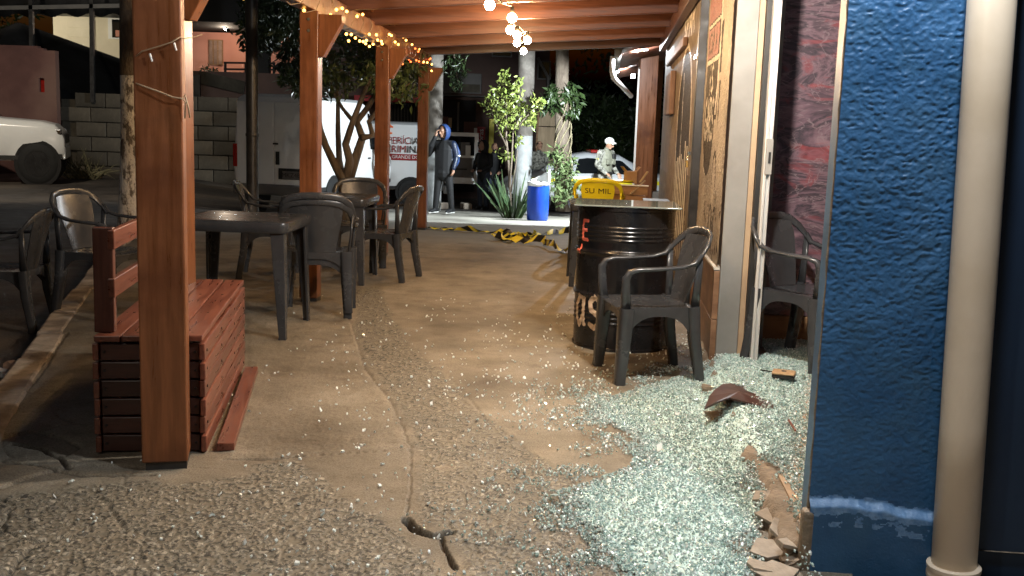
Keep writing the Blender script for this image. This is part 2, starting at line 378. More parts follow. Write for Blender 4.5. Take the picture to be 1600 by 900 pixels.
# lighter concrete street at the crossing
xs = np.linspace(-3.5, 9, 70); ys = np.linspace(14.62, 23.5, 60); X, Y = np.meshgrid(xs, ys)
Z = street_z(X, Y)+.012+.02*(fbm(X*.9, Y*.9, 3)-.5)+.006*(fbm(X*6, Y*6, 8)-.5)
I = (np.arange(59)[:, None]*70+np.arange(69)[None]).ravel(); F = np.stack([I, I+1, I+71, I+70], 1)
MT['street'] = mat('pale_street_concrete', (.19, .18, .15), (.36, .34, .29), rough=.7, scale=2.2, stretch=(.45, 1.6, 1), bump=.4, bscale=30, c3=(.13, .12, .1), s3=.9, detail=10)
o = bpy.data.objects.new('street', mesh_np('street', np.stack([X.ravel(), Y.ravel(), Z.ravel()], 1), F, ['street'])); COL.objects.link(o); tag(o, kind='structure')

# ---- pavement sheet with exposed aggregate, patches, joints and cracks
AGG = [G2([(-40, 775), (110, 757), (215, 748), (285, 752), (372, 742), (395, 722), (475, 716), (520, 745), (560, 790), (635, 830), (690, 880), (720, 990), (-160, 990)]),
       G2([(548, 452), (596, 446), (622, 500), (655, 545), (705, 590), (742, 632), (800, 680), (880, 728), (960, 770), (1030, 860), (1060, 990), (745, 990), (700, 850), (648, 800), (644, 700), (612, 630), (570, 575), (548, 520)])]
SLAB = G2([(380, 470), (548, 470), (570, 575), (612, 630), (644, 705), (475, 714), (350, 716), (385, 560)])
STEPPATCH = G2([(1180, 745), (1250, 880), (1180, 990), (1080, 990)])
CR = [(G2([(350, 718), (420, 719), (470, 714)]), .008, .02), (G2([(470, 714), (560, 708), (640, 703)]), .003, .006),
      (G2([(634, 810), (650, 828), (675, 837), (702, 832)]), .017, .055), (G2([(690, 838), (694, 860), (712, 890)]), .008, .025),
      (G2([(702, 832), (780, 840), (850, 856), (930, 868), (1000, 880)]), .0035, .008), (G2([(640, 700), (642, 760), (634, 810)]), .004, .008),
      (G2([(544, 490), (570, 575), (612, 630), (642, 700)]), .004, .008), (G2([(700, 585), (760, 655), (850, 722)]), .0035, .006),
      (G2([(600, 376), (700, 379), (890, 389)]), .014, .012), (G2([(600, 393), (760, 399), (890, 404)]), .01, .004),
      (G2([(630, 348), (760, 351), (900, 356)]), .02, .008), (G2([(805, 497), (810, 520), (800, 545)]), .003, .004),
      (G2([(0, 722), (60, 728), (130, 742), (240, 742)]), .01, .02), (G2([(20, 690), (70, 700), (110, 730)]), .012, .02), (G2([(0, 655), (60, 590), (105, 520)]), .006, .012)]
us = np.linspace(-.66, .36, 640)
yp = np.linspace(960, 140, 560); ds = 1.3*1600/yp
U, D = np.meshgrid(us, ds); X = U*D; Y = D
j = RNG.random(X.shape)-.5
agg = np.zeros(X.shape)
wob = .05*(fbm(X*7, Y*7, 2)-.5)+.03*(fbm(X*20, Y*20, 5)-.5)
for poly in AGG:
    ins = inpoly(X+wob, Y+wob, poly); dd = dline(X+wob, Y+wob, poly, True)
    agg = np.maximum(agg, np.where(ins, sm(0, .05, dd), 0))
agg *= sm(.25, .4, fbm(X*4+3, Y*4, 31)+.16)
f1, f2, idv = voro(X*84+2*fbm(X*30, Y*30, 4), Y*70, 11)
peb = np.clip(f2-f1, 0, .5)*2
pick = (idv > .35)
Z = agg*(.0055*np.sqrt(peb)*pick-.0025)
slab = inpoly(X, Y, SLAB).astype(float)
Z += .004*slab*sm(0, .04, dline(X, Y, SLAB, True))
Z += .004*(fbm(X*2.3, Y*2.3, 6)-.5)*2+.0022*(fbm(X*25, Y*25, 9, 3)-.5)+(.0035*slab+.0012)*(vn(X*140, Y*140, 12)-.5)
# broken, lifted ground by the kerb side
kx = kerb_x(Y); near = np.clip(1-(X-kx)/1.0, 0, 1)*sm(5.0, 3.9, Y)
g1, g2, gid = voro(X*3.2+.6*fbm(X*3, Y*3, 21), Y*3.2, 41)
Z += near*(.022*(gid-.5)-.012*np.exp(-((g2-g1)/.04)**2))
crk = np.zeros(X.shape)
for pts, w, dep in CR:
    dd = dline(X+.02*(fbm(X*18, Y*18, 14)-.5)+.008*(fbm(X*60, Y*60, 15)-.5), Y, pts); e = sm(w*1.15, w*.55, dd); Z -= dep*e; crk = np.maximum(crk, e*min(1, dep/.02))
tone = fbm(X*.9, Y*.9, 44)*.6+fbm(X*5, Y*5, 46)*.4
keep = (X > kx+.02) & ((X < .66+.09*Y+.08) | (Y < 3.02)) & (Y < 14.62)
V = np.stack([X.ravel(), Y.ravel(), Z.ravel()], 1); nu = len(us); nd = len(ds)
I = (np.arange(nd-1)[:, None]*nu+np.arange(nu-1)[None]); K = keep[:-1, :-1] & keep[1:, 1:] & keep[1:, :-1] & keep[:-1, 1:]
I = I[K].ravel(); F = np.stack([I, I+1, I+1+nu, I+nu], 1)
used = np.unique(F); remap = np.zeros(len(V), np.int64); remap[used] = np.arange(len(used)); F = remap[F]; V = V[used]
far = sm(11.6, 12.2, Y)
colr = np.stack([agg, pick*idv, np.clip(tone, 0, 1), np.ones(X.shape)], -1).reshape(-1, 4)[used]
colr2 = np.stack([np.clip(crk, 0, 1), far, slab, np.ones(X.shape)], -1).reshape(-1, 4)[used]
m, n, l, b = new_mat('pavement_concrete'); b.inputs['Roughness'].default_value = .62
ca = n.new('ShaderNodeVertexColor'); ca.layer_name = 'mask'; sep = n.new('ShaderNodeSeparateColor'); l.new(ca.outputs[0], sep.inputs[0])
cb = n.new('ShaderNodeVertexColor'); cb.layer_name = 'mask2'; sp2 = n.new('ShaderNodeSeparateColor'); l.new(cb.outputs[0], sp2.inputs[0])
tc = n.new('ShaderNodeTexCoord')
def ramp(inp, stops):
    r = n.new('ShaderNodeValToRGB'); e = r.color_ramp.elements
    while len(e) < len(stops): e.new(.5)
    for k, (p, c) in enumerate(stops): e[k].position = p; e[k].color = L(c)
    l.new(inp, r.inputs[0]); return r.outputs[0]
def mixc(f, a, c, mode='MIX'):
    x = n.new('ShaderNodeMix'); x.data_type = 'RGBA'; x.blend_type = mode
    for nm, v in (('Factor', f), ('A', a), ('B', c)):
        if isinstance(v, (float, int)): x.inputs[nm].default_value = v
        elif isinstance(v, tuple): x.inputs[nm].default_value = L(v)
        else: l.new(v, x.inputs[nm])
    return x.outputs['Result']
def noise(sc, det=8):
    z = n.new('ShaderNodeTexNoise'); z.inputs['Scale'].default_value = sc; z.inputs['Detail'].default_value = det; z.inputs['Roughness'].default_value = .62
    l.new(tc.outputs['Object'], z.inputs['Vector']); return z.outputs[0]
base = ramp(noise(1.7), [(.3, (.145, .128, .098)), (.5, (.235, .21, .162)), (.72, (.325, .295, .235))])
grain = ramp(noise(160, 3), [(.35, (.55, .5, .45)), (.6, (1.1, 1.1, 1.1))])
base = mixc(1.0, base, grain, 'MULTIPLY')
speck = ramp(noise(55, 4), [(.3, (.5, .46, .42)), (.4, (1, 1, 1))]); base = mixc(.8, base, speck, 'MULTIPLY')
foot = ramp(noise(.8, 10), [(.42, (.72, .7, .68)), (.6, (1.05, 1.05, 1.05))]); base = mixc(1.0, base, foot, 'MULTIPLY')
stain = ramp(noise(5.5), [(.5, (1, 1, 1)), (.75, (.6, .55, .5))]); base = mixc(1.0, base, stain, 'MULTIPLY')
base = mixc(sp2.outputs[1], base, (.23, .215, .18))
pebc = ramp(sep.outputs[1], [(.0, (.15, .133, .1)), (.34, (.18, .16, .12)), (.36, (.02, .0195, .0175)), (.55, (.075, .07, .056)), (.7, (.27, .245, .19)), (.83, (.03, .029, .026)), (1, (.38, .35, .28))])
base = mixc(sep.outputs[0], base, pebc)
base = mixc(sp2.outputs[0], base, (.05, .038, .028))
l.new(base, b.inputs['Base Color'])
rr = ramp(noise(3), [(.3, (.5, .5, .5)), (.7, (.8, .8, .8))]); l.new(rr, b.inputs['Roughness'])
bp = n.new('ShaderNodeBump'); bp.inputs['Strength'].default_value = .35; bp.inputs['Distance'].default_value = .004
l.new(noise(120, 4), bp.inputs['Height']); l.new(bp.outputs[0], b.inputs['Normal'])
MT['pave'] = m
me = mesh_np('pavement', V, F, ['pave'])
for nm, c in (('mask', colr), ('mask2', colr2)):
    at = me.color_attributes.new(nm, 'FLOAT_COLOR', 'POINT'); at.data.foreach_set('color', c.astype(np.float32).ravel())
o = bpy.data.objects.new('pavement', me); COL.objects.link(o); tag(o, kind='structure')
q = MB(); q.add([(-1.3, -5, -.012), (4, -5, -.012), (4, 3.3, -.012), (-1.6, 2.4, -.012)], [(0, 1, 2, 3)])
o = q.build('pavement', 'conc'); tag(o, kind='structure')
# front edge of the pavement above the street
q = MB(); q.box((-.9, 14.66, -.2), (7.0, .1, .392)); o = q.build('pavement_edge', 'conc', bevel=.02); tag(o, kind='structure')

# kerb with separate stones
kr = thing('kerb', 'weathered pale concrete kerb between the dark road and the pavement', 'kerb', (0, 0, 0))
tot = 0; segs = []
for (a, c) in zip(KERB[:-1], KERB[1:]):
    a = Vector((*a, 0)); c = Vector((*c, 0)); ln = (c-a).length; k = max(1, round(ln/.85))
    for i in range(k): segs.append((a.lerp(c, i/k), a.lerp(c, (i+1)/k)))
for i, (a, c) in enumerate(segs):
    d = (c-a).normalized(); a2 = a+d*.007; c2 = c-d*.007; zt = .006+.012*random.random(); off = Vector((-d.y, d.x, 0))*(.03+random.uniform(-.008, .012))
    k = MB(); pts = [a2.lerp(c2, t/6) for t in range(7)]
    k.sweep([p+off+Vector((0, 0, (zt-.3)/2+random.uniform(-.003, .003))) for p in pts], [(.075+random.uniform(-.005, .005), (zt+.3)/2) for _ in pts], sec='box')
    k.build('kerb_stone', 'kerb', kr, bevel=.014)

# raised entrance floor of the shop
st = thing('entrance_step', 'low sandy tiled entrance step covered in shattered glass', 'step', (0, 0, 0))
ZS = .085
k = MB()
def edge_t(s): return .012*(math.sin(s*9)+math.sin(s*23+1))
N = 150; sv = [3.05+3.75*i/N for i in range(N+1)]
prof = [(-.07, -.02), (-.06, .02), (-.03, ZS-.016), (.01, ZS-.004), (.3, ZS-.004), (3.2, ZS-.004)]
vs = []; 
for s in sv:
    for jx, (t, z) in enumerate(prof):
        rg = (1 if jx < 4 else 0)
        vs.append(W3(s, t+rg*(edge_t(s)+.008*(float(fbm(np.array(s*14.), np.array(jx*3.)))-.5)), z+rg*.005*(float(fbm(np.array(s*19.), np.array(jx*7.+50)))-.5)))
m_ = len(prof); fs = [(i*m_+j, i*m_+j+1, (i+1)*m_+j+1, (i+1)*m_+j) for i in range(N) for j in range(m_-1)]
k.add(vs, fs); k.build('step_core', 'raw', st, smooth=True)
i = 0
for a in range(6):
    for c in range(5):
        s0 = 3.07+a*.6; t0 = .012+c*.52+.006
        if c == 0 and a in (1, 4): t0 += .05
        k = MB(); L1 = .592; L2 = .512-(t0-(.018+c*.52))
        pc = W3(s0+.3, t0+L2/2, ZS); k.box((pc.x, pc.y, ZS-.002+random.uniform(-.001, .002)), (L2, L1, .012), Rz(W_ANG)); k.build('tile', 'steptile', st, bevel=.002)
# broken flat tile pieces along the step edge
for i, (px, py, r_, rz, tx, ty) in enumerate(((1196, 772, .06, .2, -.3, .05), (1208, 800, .075, 1.1, -.25, -.1), (1222, 826, .06, 2.0, -.3, .1), (1204, 842, .07, .7, -.1, .05), (1236, 852, .055, 2.8, -.2, .1), (1186, 868, .06, 1.6, .05, .05), (1214, 880, .08, .4, -.12, .0), (1148, 640, .06, .9, -.3, .1))):
    p = P(px, py, .05); rg_ = random.Random(90+i); k = MB(); nn_ = rg_.choice((4, 5, 5)); poly = [(r_*rg_.uniform(.7, 1.25)*math.cos(6.283*j/nn_+rg_.uniform(-.3, .3)), r_*rg_.uniform(.6, 1.1)*math.sin(6.283*j/nn_+rg_.uniform(-.3, .3))) for j in range(nn_)]
    k.prism(poly, -.006, .006, lambda u, v, w: (u, v, w)); o = k.build('broken_tile', 'kerb', st, fix=True, bevel=.0015)
    t_ = (p.x-WO.x)*WN.x+(p.y-WO.y)*WN.y; o.location = (p.x, p.y, .016+.075*max(0, min(1, (t_+.07)/.08))); o.rotation_euler = (ty, tx, rz)
# broken mortar chunks at the step edge
for (px, py, sx, sy, sz, rz) in ((1128, 652, .13, .1, .045, .3), (1112, 610, .1, .12, .05, -.2), (1240, 874, .07, .06, .03, .1)):
    p = P(px, py, .02); k = MB(); k.box((0, 0, 0), (sx, sy, sz), Rz(rz)); me = k.mesh('mortar_chunk', 'raw')
    bm = bmesh.new(); bm.from_mesh(me); bmesh.ops.subdivide_edges(bm, edges=bm.edges, cuts=2, use_grid_fill=True)
    for v in bm.verts: v.co += Vector((random.uniform(-.006, .006), random.uniform(-.006, .006), random.uniform(-.004, .004)))
    bm.to_mesh(me); bm.free(); o = bpy.data.objects.new('mortar_chunk', me); COL.objects.link(o); o.location = (p.x, p.y, sz*.4); o.rotation_euler = (random.uniform(-.15, .15), random.uniform(-.2, .1), 0)
    o.parent = st
# ================================================================ SHOP BUILDING
# simple hand-lettering strokes (unit cell 0..1)
STK = {'I': [[(.5, 0), (.5, 1)]], 'S': [[(.9, .85), (.5, 1), (.12, .82), (.25, .58), (.75, .42), (.9, .18), (.5, 0), (.08, .15)]],
 'G': [[(.9, .82), (.5, 1), (.1, .7), (.1, .3), (.5, 0), (.9, .2), (.9, .48), (.55, .48)]], 'A': [[(0, 0), (.5, 1), (1, 0)], [(.2, .38), (.8, .38)]],
 'R': [[(.1, 0), (.1, 1), (.7, .97), (.85, .75), (.65, .52), (.1, .5)], [(.5, .5), (.92, 0)]], 'P': [[(.1, 0), (.1, 1), (.7, .97), (.88, .74), (.65, .5), (.1, .48)]],
 'E': [[(.85, 1), (.1, 1), (.1, 0), (.88, 0)], [(.1, .5), (.75, .5)]], 'a': [[(.82, .62), (.5, .7), (.16, .5), (.14, .2), (.45, 0), (.8, .25)], [(.84, .7), (.82, .2), (.95, 0)]],
 's': [[(.85, .6), (.5, .72), (.16, .58), (.3, .4), (.72, .3), (.85, .12), (.5, 0), (.1, .1)]], 'C': [[(.9, .82), (.5, 1), (.1, .7), (.1, .3), (.5, 0), (.9, .2)]], 'N': [[(.1, 0), (.1, 1), (.9, 0), (.9, 1)]], 'T': [[(0, 1), (1, 1)], [(.5, 1), (.5, 0)]]}
def strokes(txt, x0, z0, w, h, gap=.2):
    out = []
    for i, ch in enumerate(txt):
        for s in STK.get(ch, []): out.append([(x0+i*w*(1+gap)+p[0]*w, z0+p[1]*h) for p in s])
    return out
def relief_wall(name, fn, a0, a1, z0, z1, step, hfun, paint, parent, mats):
    """grid facing street; fn(a,z,h)->arrays of xyz; hfun relief; paint -> material index per vertex"""
    na = int((a1-a0)/step)+1; nz = int((z1-z0)/step)+1
    a, z = np.meshgrid(np.linspace(a0, a1, na), np.linspace(z0, z1, nz)); h = hfun(a, z); V = fn(a, z, h).reshape(-1, 3)
    I = (np.arange(nz-1)[:, None]*na+np.arange(na-1)[None]).ravel(); F = np.stack([I, I+1, I+1+na, I+na], 1)
    me = mesh_np(name, V, F, mats)
    if paint is not None: me.polygons.foreach_set('material_index', paint(a, z)[:-1, :-1].ravel().astype(np.int32))
    o = bpy.data.objects.new(name, me); COL.objects.link(o); o.parent = parent; return o
def wallbox(mb, s0, s1, t0, t1, z0, z1, mi=0):
    c = W3((s0+s1)/2, (t0+t1)/2, 0); return mb.box((c.x, c.y, (z0+z1)/2), (abs(t1-t0), abs(s1-s0), abs(z1-z0)), Rz(W_ANG), mi)
shop = thing('shop_building', 'shop front with painted stucco wall, smashed glass entrance and blue end wall', 'shop')
q = MB(); wallbox(q, 5.78, 13.35, .004, .16, -.3, 3.0); q.build('street_wall', 'wall_br', shop)
q = MB(); wallbox(q, 3.05, 5.78, .02, .16, 2.64, 3.0); q.build('lintel', 'stucco', shop)
q = MB(); wallbox(q, 5.75, 5.778, -.002, .118, -.02, 3.0); q.build('wall_end', 'column', shop, bevel=.003)
q = MB(); wallbox(q, 5.752, 5.82, .12, .15, -.02, 3.0); q.build('jamb_strip', 'tan', shop)
q = MB(); wallbox(q, 5.71, 5.82, .152, .187, ZS, 2.64); q.build('door_seal', 'blk', shop)
q = MB(); wallbox(q, 5.6, 5.68, .175, .215, ZS, 2.64); wallbox(q, 5.58, 5.6, .182, .188, ZS, 2.64); wallbox(q, 5.58, 5.6, .204, .21, ZS, 2.64)
fr = q.build('door_frame', 'alu', shop, bevel=.002)
zl = 1.3+(221-245)*5.7/1600
q = MB(); wallbox(q, 5.572, 5.602, .18, .214, zl-.09, zl+.1); q.build('strike_plate', 'column', fr, bevel=.002)
q = MB(); wallbox(q, 5.568, 5.572, .192, .204, zl-.03, zl+.03); q.build('latch_hole', 'blk', fr)
# interior
MT['marble'] = None
m, n, l, b = new_mat('wine_marbled_panel'); tc = n.new('ShaderNodeTexCoord'); mp = n.new('ShaderNodeMapping'); mp.inputs['Scale'].default_value = (1.0, 1, 2.6); mp.inputs['Rotation'].default_value = (0, R(-12), 0)
l.new(tc.outputs['Object'], mp.inputs[0])
z1 = n.new('ShaderNodeTexNoise'); z1.inputs['Scale'].default_value = 1.7; z1.inputs['Detail'].default_value = 9; z1.inputs['Distortion'].default_value = 1.6; z1.inputs['Roughness'].default_value = .6
l.new(mp.outputs[0], z1.inputs['Vector']); base = ramp(z1.outputs[0], [(.3, (.025, .023, .028)), (.41, (.09, .06, .075)), (.47, (.19, .12, .145)), (.53, (.05, .04, .05)), (.6, (.16, .1, .125)), (.68, (.24, .155, .18)), (.8, (.045, .038, .046))])
z2 = n.new('ShaderNodeTexNoise'); z2.inputs['Scale'].default_value = 2.3; z2.inputs['Detail'].default_value = 7; z2.inputs['Distortion'].default_value = 2.2
l.new(mp.outputs[0], z2.inputs['Vector']); f2_ = ramp(z2.outputs[0], [(.56, (0, 0, 0)), (.7, (.8, .8, .8))]); base = mixc(f2_, base, (.3, .055, .06))
z3 = n.new('ShaderNodeTexNoise'); z3.inputs['Scale'].default_value = 2.0; z3.inputs['Detail'].default_value = 8; z3.inputs['Distortion'].default_value = 3
mp3 = n.new('ShaderNodeMapping'); mp3.inputs['Scale'].default_value = (1, 1, 3); mp3.inputs['Location'].default_value = (3, 1, 5); l.new(tc.outputs['Object'], mp3.inputs[0]); l.new(mp3.outputs[0], z3.inputs['Vector'])
f3_ = ramp(z3.outputs[0], [(.485, (0, 0, 0)), (.5, (.8, .8, .8)), (.515, (0, 0, 0))]); base = mixc(f3_, base, (.25, .19, .205))
l.new(base, b.inputs['Base Color']); b.inputs['Roughness'].default_value = .3
MT['marble'] = m
q = MB(); wallbox(q, 6.3, 6.36, .3, 2.62, ZS+.16, 2.75); q.build('marbled_panel', 'marble', shop)
q = MB(); wallbox(q, 6.285, 6.36, .3, 2.62, ZS-.01, ZS+.155); q.build('skirting', 'crate', shop)
q = MB(); wallbox(q, 3.2, 6.4, 2.62, 2.7, -.1, 2.8); q.build('inner_side_wall', 'wall_br', shop)
q = MB(); wallbox(q, 3.2, 6.4, .16, 2.7, 2.76, 2.84); q.build('inner_ceiling', 'column', shop)
q = MB(); wallbox(q, 6.0, 6.36, .165, .295, ZS, 2.75); q.build('inner_pier', 'column', shop)
# near painted stucco panel with real relief
S0, S1 = 5.782, 7.3
def fnear(a, z, h):  # a: 0 at far end, grows towards the camera
    s = S1-a; t = -.014-h
    return np.stack([WO.x+WD.x*s+WN.x*t, WO.y+WD.y*s+WN.y*t, z], -1)
def hst(a, z):
    r = 1-np.abs(2*fbm(a*26+.4*fbm(a*40, z*40, 3), z*22, 61, 3)-1); return .0035*(r**2)+.0015*fbm(a*90, z*90, 62, 2)
def pnear(a, z):
    j1 = .01*(fbm(a*30, z*30, 71)-.5); aa = a+j1*2; zz = z+j1*2
    idx = np.zeros(a.shape, int)
    dk = (aa > .12) & (aa < .92) & (zz > 1.3) & (zz < 3)
    ov = (((aa-.46)/.34)**2+((zz-1.42)/.36)**2 < 1) & (zz < 1.5)
    idx[dk & (zz > 1.42)] = 1; idx[ov] = 1
    idx[(aa > .1) & (aa < .8) & (zz > 1.83) & (zz < 2.02)] = 2; idx[(aa > .1) & (aa < .86) & (zz > 2.06) & (zz < 2.6)] = 2
    for ln in strokes('ASSADAS'[:6], .14, 1.86, .08, .13): idx[dline(aa, zz, ln) < .01] = 1
    idx[(np.abs(zz-1.805) < .016) & (aa > .1) & (aa < .86)] = 3; idx[(np.abs(zz-2.04) < .01) & (aa > .1) & (aa < .9)] = 3
    for ln in strokes('IS', .33, 1.6, .12, .17): idx[dline(aa, zz, ln) < .015] = 3
    for ln in strokes('GARS', .17, 1.3, .125, .26, .18): idx[dline(aa, zz, ln) < .015] = 3
    idx[(np.abs(aa-.86-.06*np.sin(zz*4)) < .035) & (zz > 1.45)] = 3
    idx[(np.abs(aa-1.0) < .05) & (zz > 1.7) & (zz < 2.0)] = 1; idx[(np.abs(aa-1.02) < .05*(zz-1.35)/.3) & (zz > 1.35) & (zz < 1.65)] = 1
    rr = np.hypot((aa-.98)/.11, (zz-1.02)/.2); idx[(np.abs(rr-1) < .1) & (zz > 1.02)] = 1
    smear = (fbm(a*34, z*4, 77, 3) > .56) & (a > .8) & (a < 1.24) & (z < 1.0) & (fbm(a*5, z*5, 79) > .42); idx[smear] = 1
    sm2 = (fbm(a*24, z*9, 78, 3) > .66) & (z < .9) & (a > .5); idx[sm2] = 1
    e = (((aa-.4)/.2)**2+((zz-1.2)/.13)**2); idx[(np.abs(e-1) < .08) & (zz < 1.2) & (aa < .4)] = 3
    return idx
relief_wall('painted_stucco', fnear, 0, S1-S0, .572, 2.7, .0055, hst, pnear, shop, ['stucco', 'stucco_dk', 'stucco_red', 'stucco_wh'])
# tiled foot of the near panel
for i in range(4):
    for j in range(2):
        s1 = 5.786+i*.379; q = MB(); wallbox(q, s1, s1+.375, -.034+.002*random.random(), .0, .004+j*.283, .004+j*.283+.279)
        q.build('tile', 'tile', shop, bevel=.002)
q = MB(); wallbox(q, 5.782, 7.3, -.036, .0, .5715, .584); q.build('tile_trim', 'stucco_wh', shop)
# far painted panel
def ffar(a, z, h):
    s = 13.3-a; t = .001-h
    return np.stack([WO.x+WD.x*s+WN.x*t, WO.y+WD.y*s+WN.y*t, z], -1)
def pfar(a, z):
    idx = np.zeros(a.shape, int); s = 13.3-a
    aa = a+.02*(fbm(a*20, z*20, 81)-.5)
    A0 = 13.3-9.5; rr = np.hypot((aa-A0)/.8, np.maximum(0, z-1.35)/.72)
    idx[(rr < 1.0) & (z > .35)] = 1; idx[(np.abs(rr-1.06) < .03) & (z > .35)] = 2
    sl = (np.floor(aa/.11) % 2 == 0) & (z < 1.0+.35*_h(np.floor(aa/.11).astype(np.int64), np.zeros(a.shape, np.int64), 5)) & (np.abs(aa-A0) < .8) & (z > .2); idx[sl] = 2
    idx[(np.abs(aa-A0+.2) < .02) & (z > 1.1) & (z < 1.9)] = 2
    for ln in strokes('SPAR', A0-.55, 2.2, .28, .22, .15): idx[dline(aa, z, ln) < .03] = 2
    idx[(aa < 1.7) & (z > .9)] = 3
    idx[(np.abs(aa-A0-1.0) < .25) & (fbm(a*20, z*3, 83) > .6) & (z < 1.0)] = 1
    return idx
MT['stucco_gr'] = mat('brown_stucco', (.16, .125, .097), (.26, .21, .168), rough=.7, scale=9, bump=.8, bscale=55, bdist=.01, spec=.25)
MT['pale_wall'] = mat('pale_far_wall', (.15, .105, .08), (.22, .155, .115), rough=.6, scale=4, bump=.3)
relief_wall('painted_stucco', ffar, 0, 13.3-7.74, -.1, 2.6, .02, lambda a, z: .004*fbm(a*20, z*20, 85), pfar, shop, ['stucco_gr', 'stucco_dk', 'stucco_wh', 'pale_wall'])
q = MB(); wallbox(q, 10.9, 11.8, -.06, -.004, 1.55, 2.0); wallbox(q, 9.4, 12.2, -.05, -.004, 2.12, 2.2); q.build('wall_ledge', 'wall_br', shop, bevel=.01)
# steel folding door leaf and its track between the panels
q = MB(); wallbox(q, 7.315, 7.42, -.075, .0, .0, 2.6); q.build('door_track', 'iron', shop, bevel=.004)
q = MB(); wallbox(q, 7.44, 7.72, -.03, .0, .0, 2.6); fl = q.build('steel_door_leaf', mat('grey_steel', (.09, .09, .088), (.14, .14, .135), rough=.35, metal=.5, scale=6), shop, bevel=.004)
q = MB(); wallbox(q, 7.38, 7.56, -.085, -.032, 1.86, 1.885); wallbox(q, 7.38, 7.56, -.085, -.032, 1.185, 1.21); q.build('hasp', 'chrome', fl)
pk = thing('padlock', 'small brass padlock hanging on the steel door of the painted wall', 'padlock', W3(7.42, -.1, 1.12), W_ANG)
q = MB(); q.box((0, 0, 0), (.02, .05, .045)); q.build('lock_body', 'brass', pk, bevel=.004)
q = MB(); q.sweep([Vector((0, .017*math.cos(a), .022+.032*math.sin(a)**.7 if math.sin(a) > 0 else .022)) for a in np.linspace(0, math.pi, 12)], .004, n=6, up=(1, 0, 0)); q.build('shackle', 'chrome', pk, smooth=True)
# blue end wall with relief
SB = 3.03
def fblue(a, z, h):
    s = SB-h; t = a
    return np.stack([WO.x+WD.x*s+WN.x*t, WO.y+WD.y*s+WN.y*t, z], -1)
def hblue(a, z):
    wx = .35*fbm(a*60, z*60, 91, 2); r = 1-np.abs(2*fbm(a*44+wx, z*62+wx, 92, 3)-1)
    h = .0075*np.clip(r-.45, 0, 1)**1.1*(.35+.65*sm(.25, 1.2, z))*(.6+.8*fbm(a*5, z*5, 94))+.0012*fbm(a*220, z*220, 93, 2)
    top = .205+.014*np.sin(a*9+1)+.018*(fbm(a*22, np.zeros(a.shape)+3., 95)-.5)
    pl = sm(.012, -.012, z-top); return h*(1-.75*pl)+.026*pl
def pblue(a, z):
    top = .205+.014*np.sin(a*9+1)+.018*(fbm(a*22, np.zeros(a.shape)+3., 95)-.5)
    return ((a < .4) & ((np.abs(z-top+.008) < .026*(.35+fbm(a*26, z*26, 97))) | ((np.abs(z-top+.03) < .045) & (fbm(a*40, z*60, 98) > .56)))).astype(int)
relief_wall('blue_end_wall', fblue, 0.004, .47, -.06, 2.3, .0034, hblue, pblue, shop, ['blue', 'blue_worn'])
q = MB(); wallbox(q, SB+.006, SB+.18, .014, .47, 2.3, 3.0); wallbox(q, SB+.012, SB+.18, .02, .47, -.1, 2.3); q.build('end_wall_core', 'blue', shop)
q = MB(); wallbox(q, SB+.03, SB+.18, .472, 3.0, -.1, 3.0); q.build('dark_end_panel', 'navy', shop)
q = MB()
path = [W3(SB+.006, .006+.0015*math.sin(i*2.1), -.05+i*.05) for i in range(47)]
q.sweep(path, [(.006+random.uniform(-.001, .001), .006+random.uniform(-.001, .001)) for _ in path], n=6, up=(0, 1, 0)); q.build('raw_corner', 'raw', shop)
q = MB(); wallbox(q, SB-.03, SB+.02, -.016, .02, -.05, .19); o = q.build('raw_foot', 'raw', shop, bevel=.012)
# drain pipe
xb = P(1502, 880, .02)
dp = thing('drainpipe', 'cream plastic drainpipe standing against the blue end wall', 'drainpipe', (1.345, 2.9, 0)); dp.rotation_euler = (0, R(-1.9), 0)
q = MB(); q.lathe([(.0635, -.05), (.0635, .5), (.0635, 1.4), (.0635, 3.0)], n=40); q.build('pipe', 'pvc', dp, smooth=True)
q = MB(); q.lathe([(.066, -.05), (.072, -.045), (.072, .03), (.076, .034), (.076, .046), (.07, .05), (.0705, .058), (.0765, .062), (.0765, .072), (.066, .076)], n=40); q.build('collar', 'pvc', dp, auto=35)

# ================================================================ PERGOLA
pg = thing('pergola', 'orange brown timber pergola roofed over the pavement with string lights', 'pergola')
def bx(d): return -1.9+.05*d
pa = -math.atan(.05)
def post(x, y, w, rz, z1, z0=.0, shoe=True):
    q = MB(); q.box((0, 0, (z1+z0+.03)/2), (w, w, z1-z0-.03)); o = q.build('post', 'post', pg, bevel=.006); o.location = (x, y, 0); o.rotation_euler = (0, 0, rz)
    if shoe:
        s = MB(); s.box((.004, .004, z0+.013), (w*.9, w*.9, .036)); s.build('post_shoe', 'iron', o)
    return o
p1 = post(-1.305, 3.79, .165, R(14), 2.9)
for d in (5.23, 7.62, 10.55, 13.5):
    o = post(bx(d)-(.085 if d < 6 else 0), d, .135, pa, 2.12)
    q = MB(); x0, z0 = .0685, 2.1
    q.prism([(x0, z0-.3), (x0+.03, z0-.3), (x0+.17, z0-.05), (x0+.17, z0), (x0, z0)], -.05, .05, lambda u, v, w: (u, w, v)); q.build('brace', 'post', o, bevel=.004)
    for zz_ in (1.98, 2.06):
        q = MB(); q.sweep([(.0, -.066, zz_), (.0, -.076, zz_)], .011, n=8, up=(0, 0, 1)); q.build('bolt', 'chrome', o)
q = MB(); q.bar((bx(3.4), 3.4, 2.2), (bx(13.75), 13.75, 2.2), .11, .16); q.build('beam', 'post', pg, bevel=.006)
q = MB(); q.bar((bx(3.4)+.02, 3.4, 2.44), (bx(13.75)+.02, 13.75, 2.44), .05, .15); q.build('fascia_board', 'post', pg, bevel=.004)
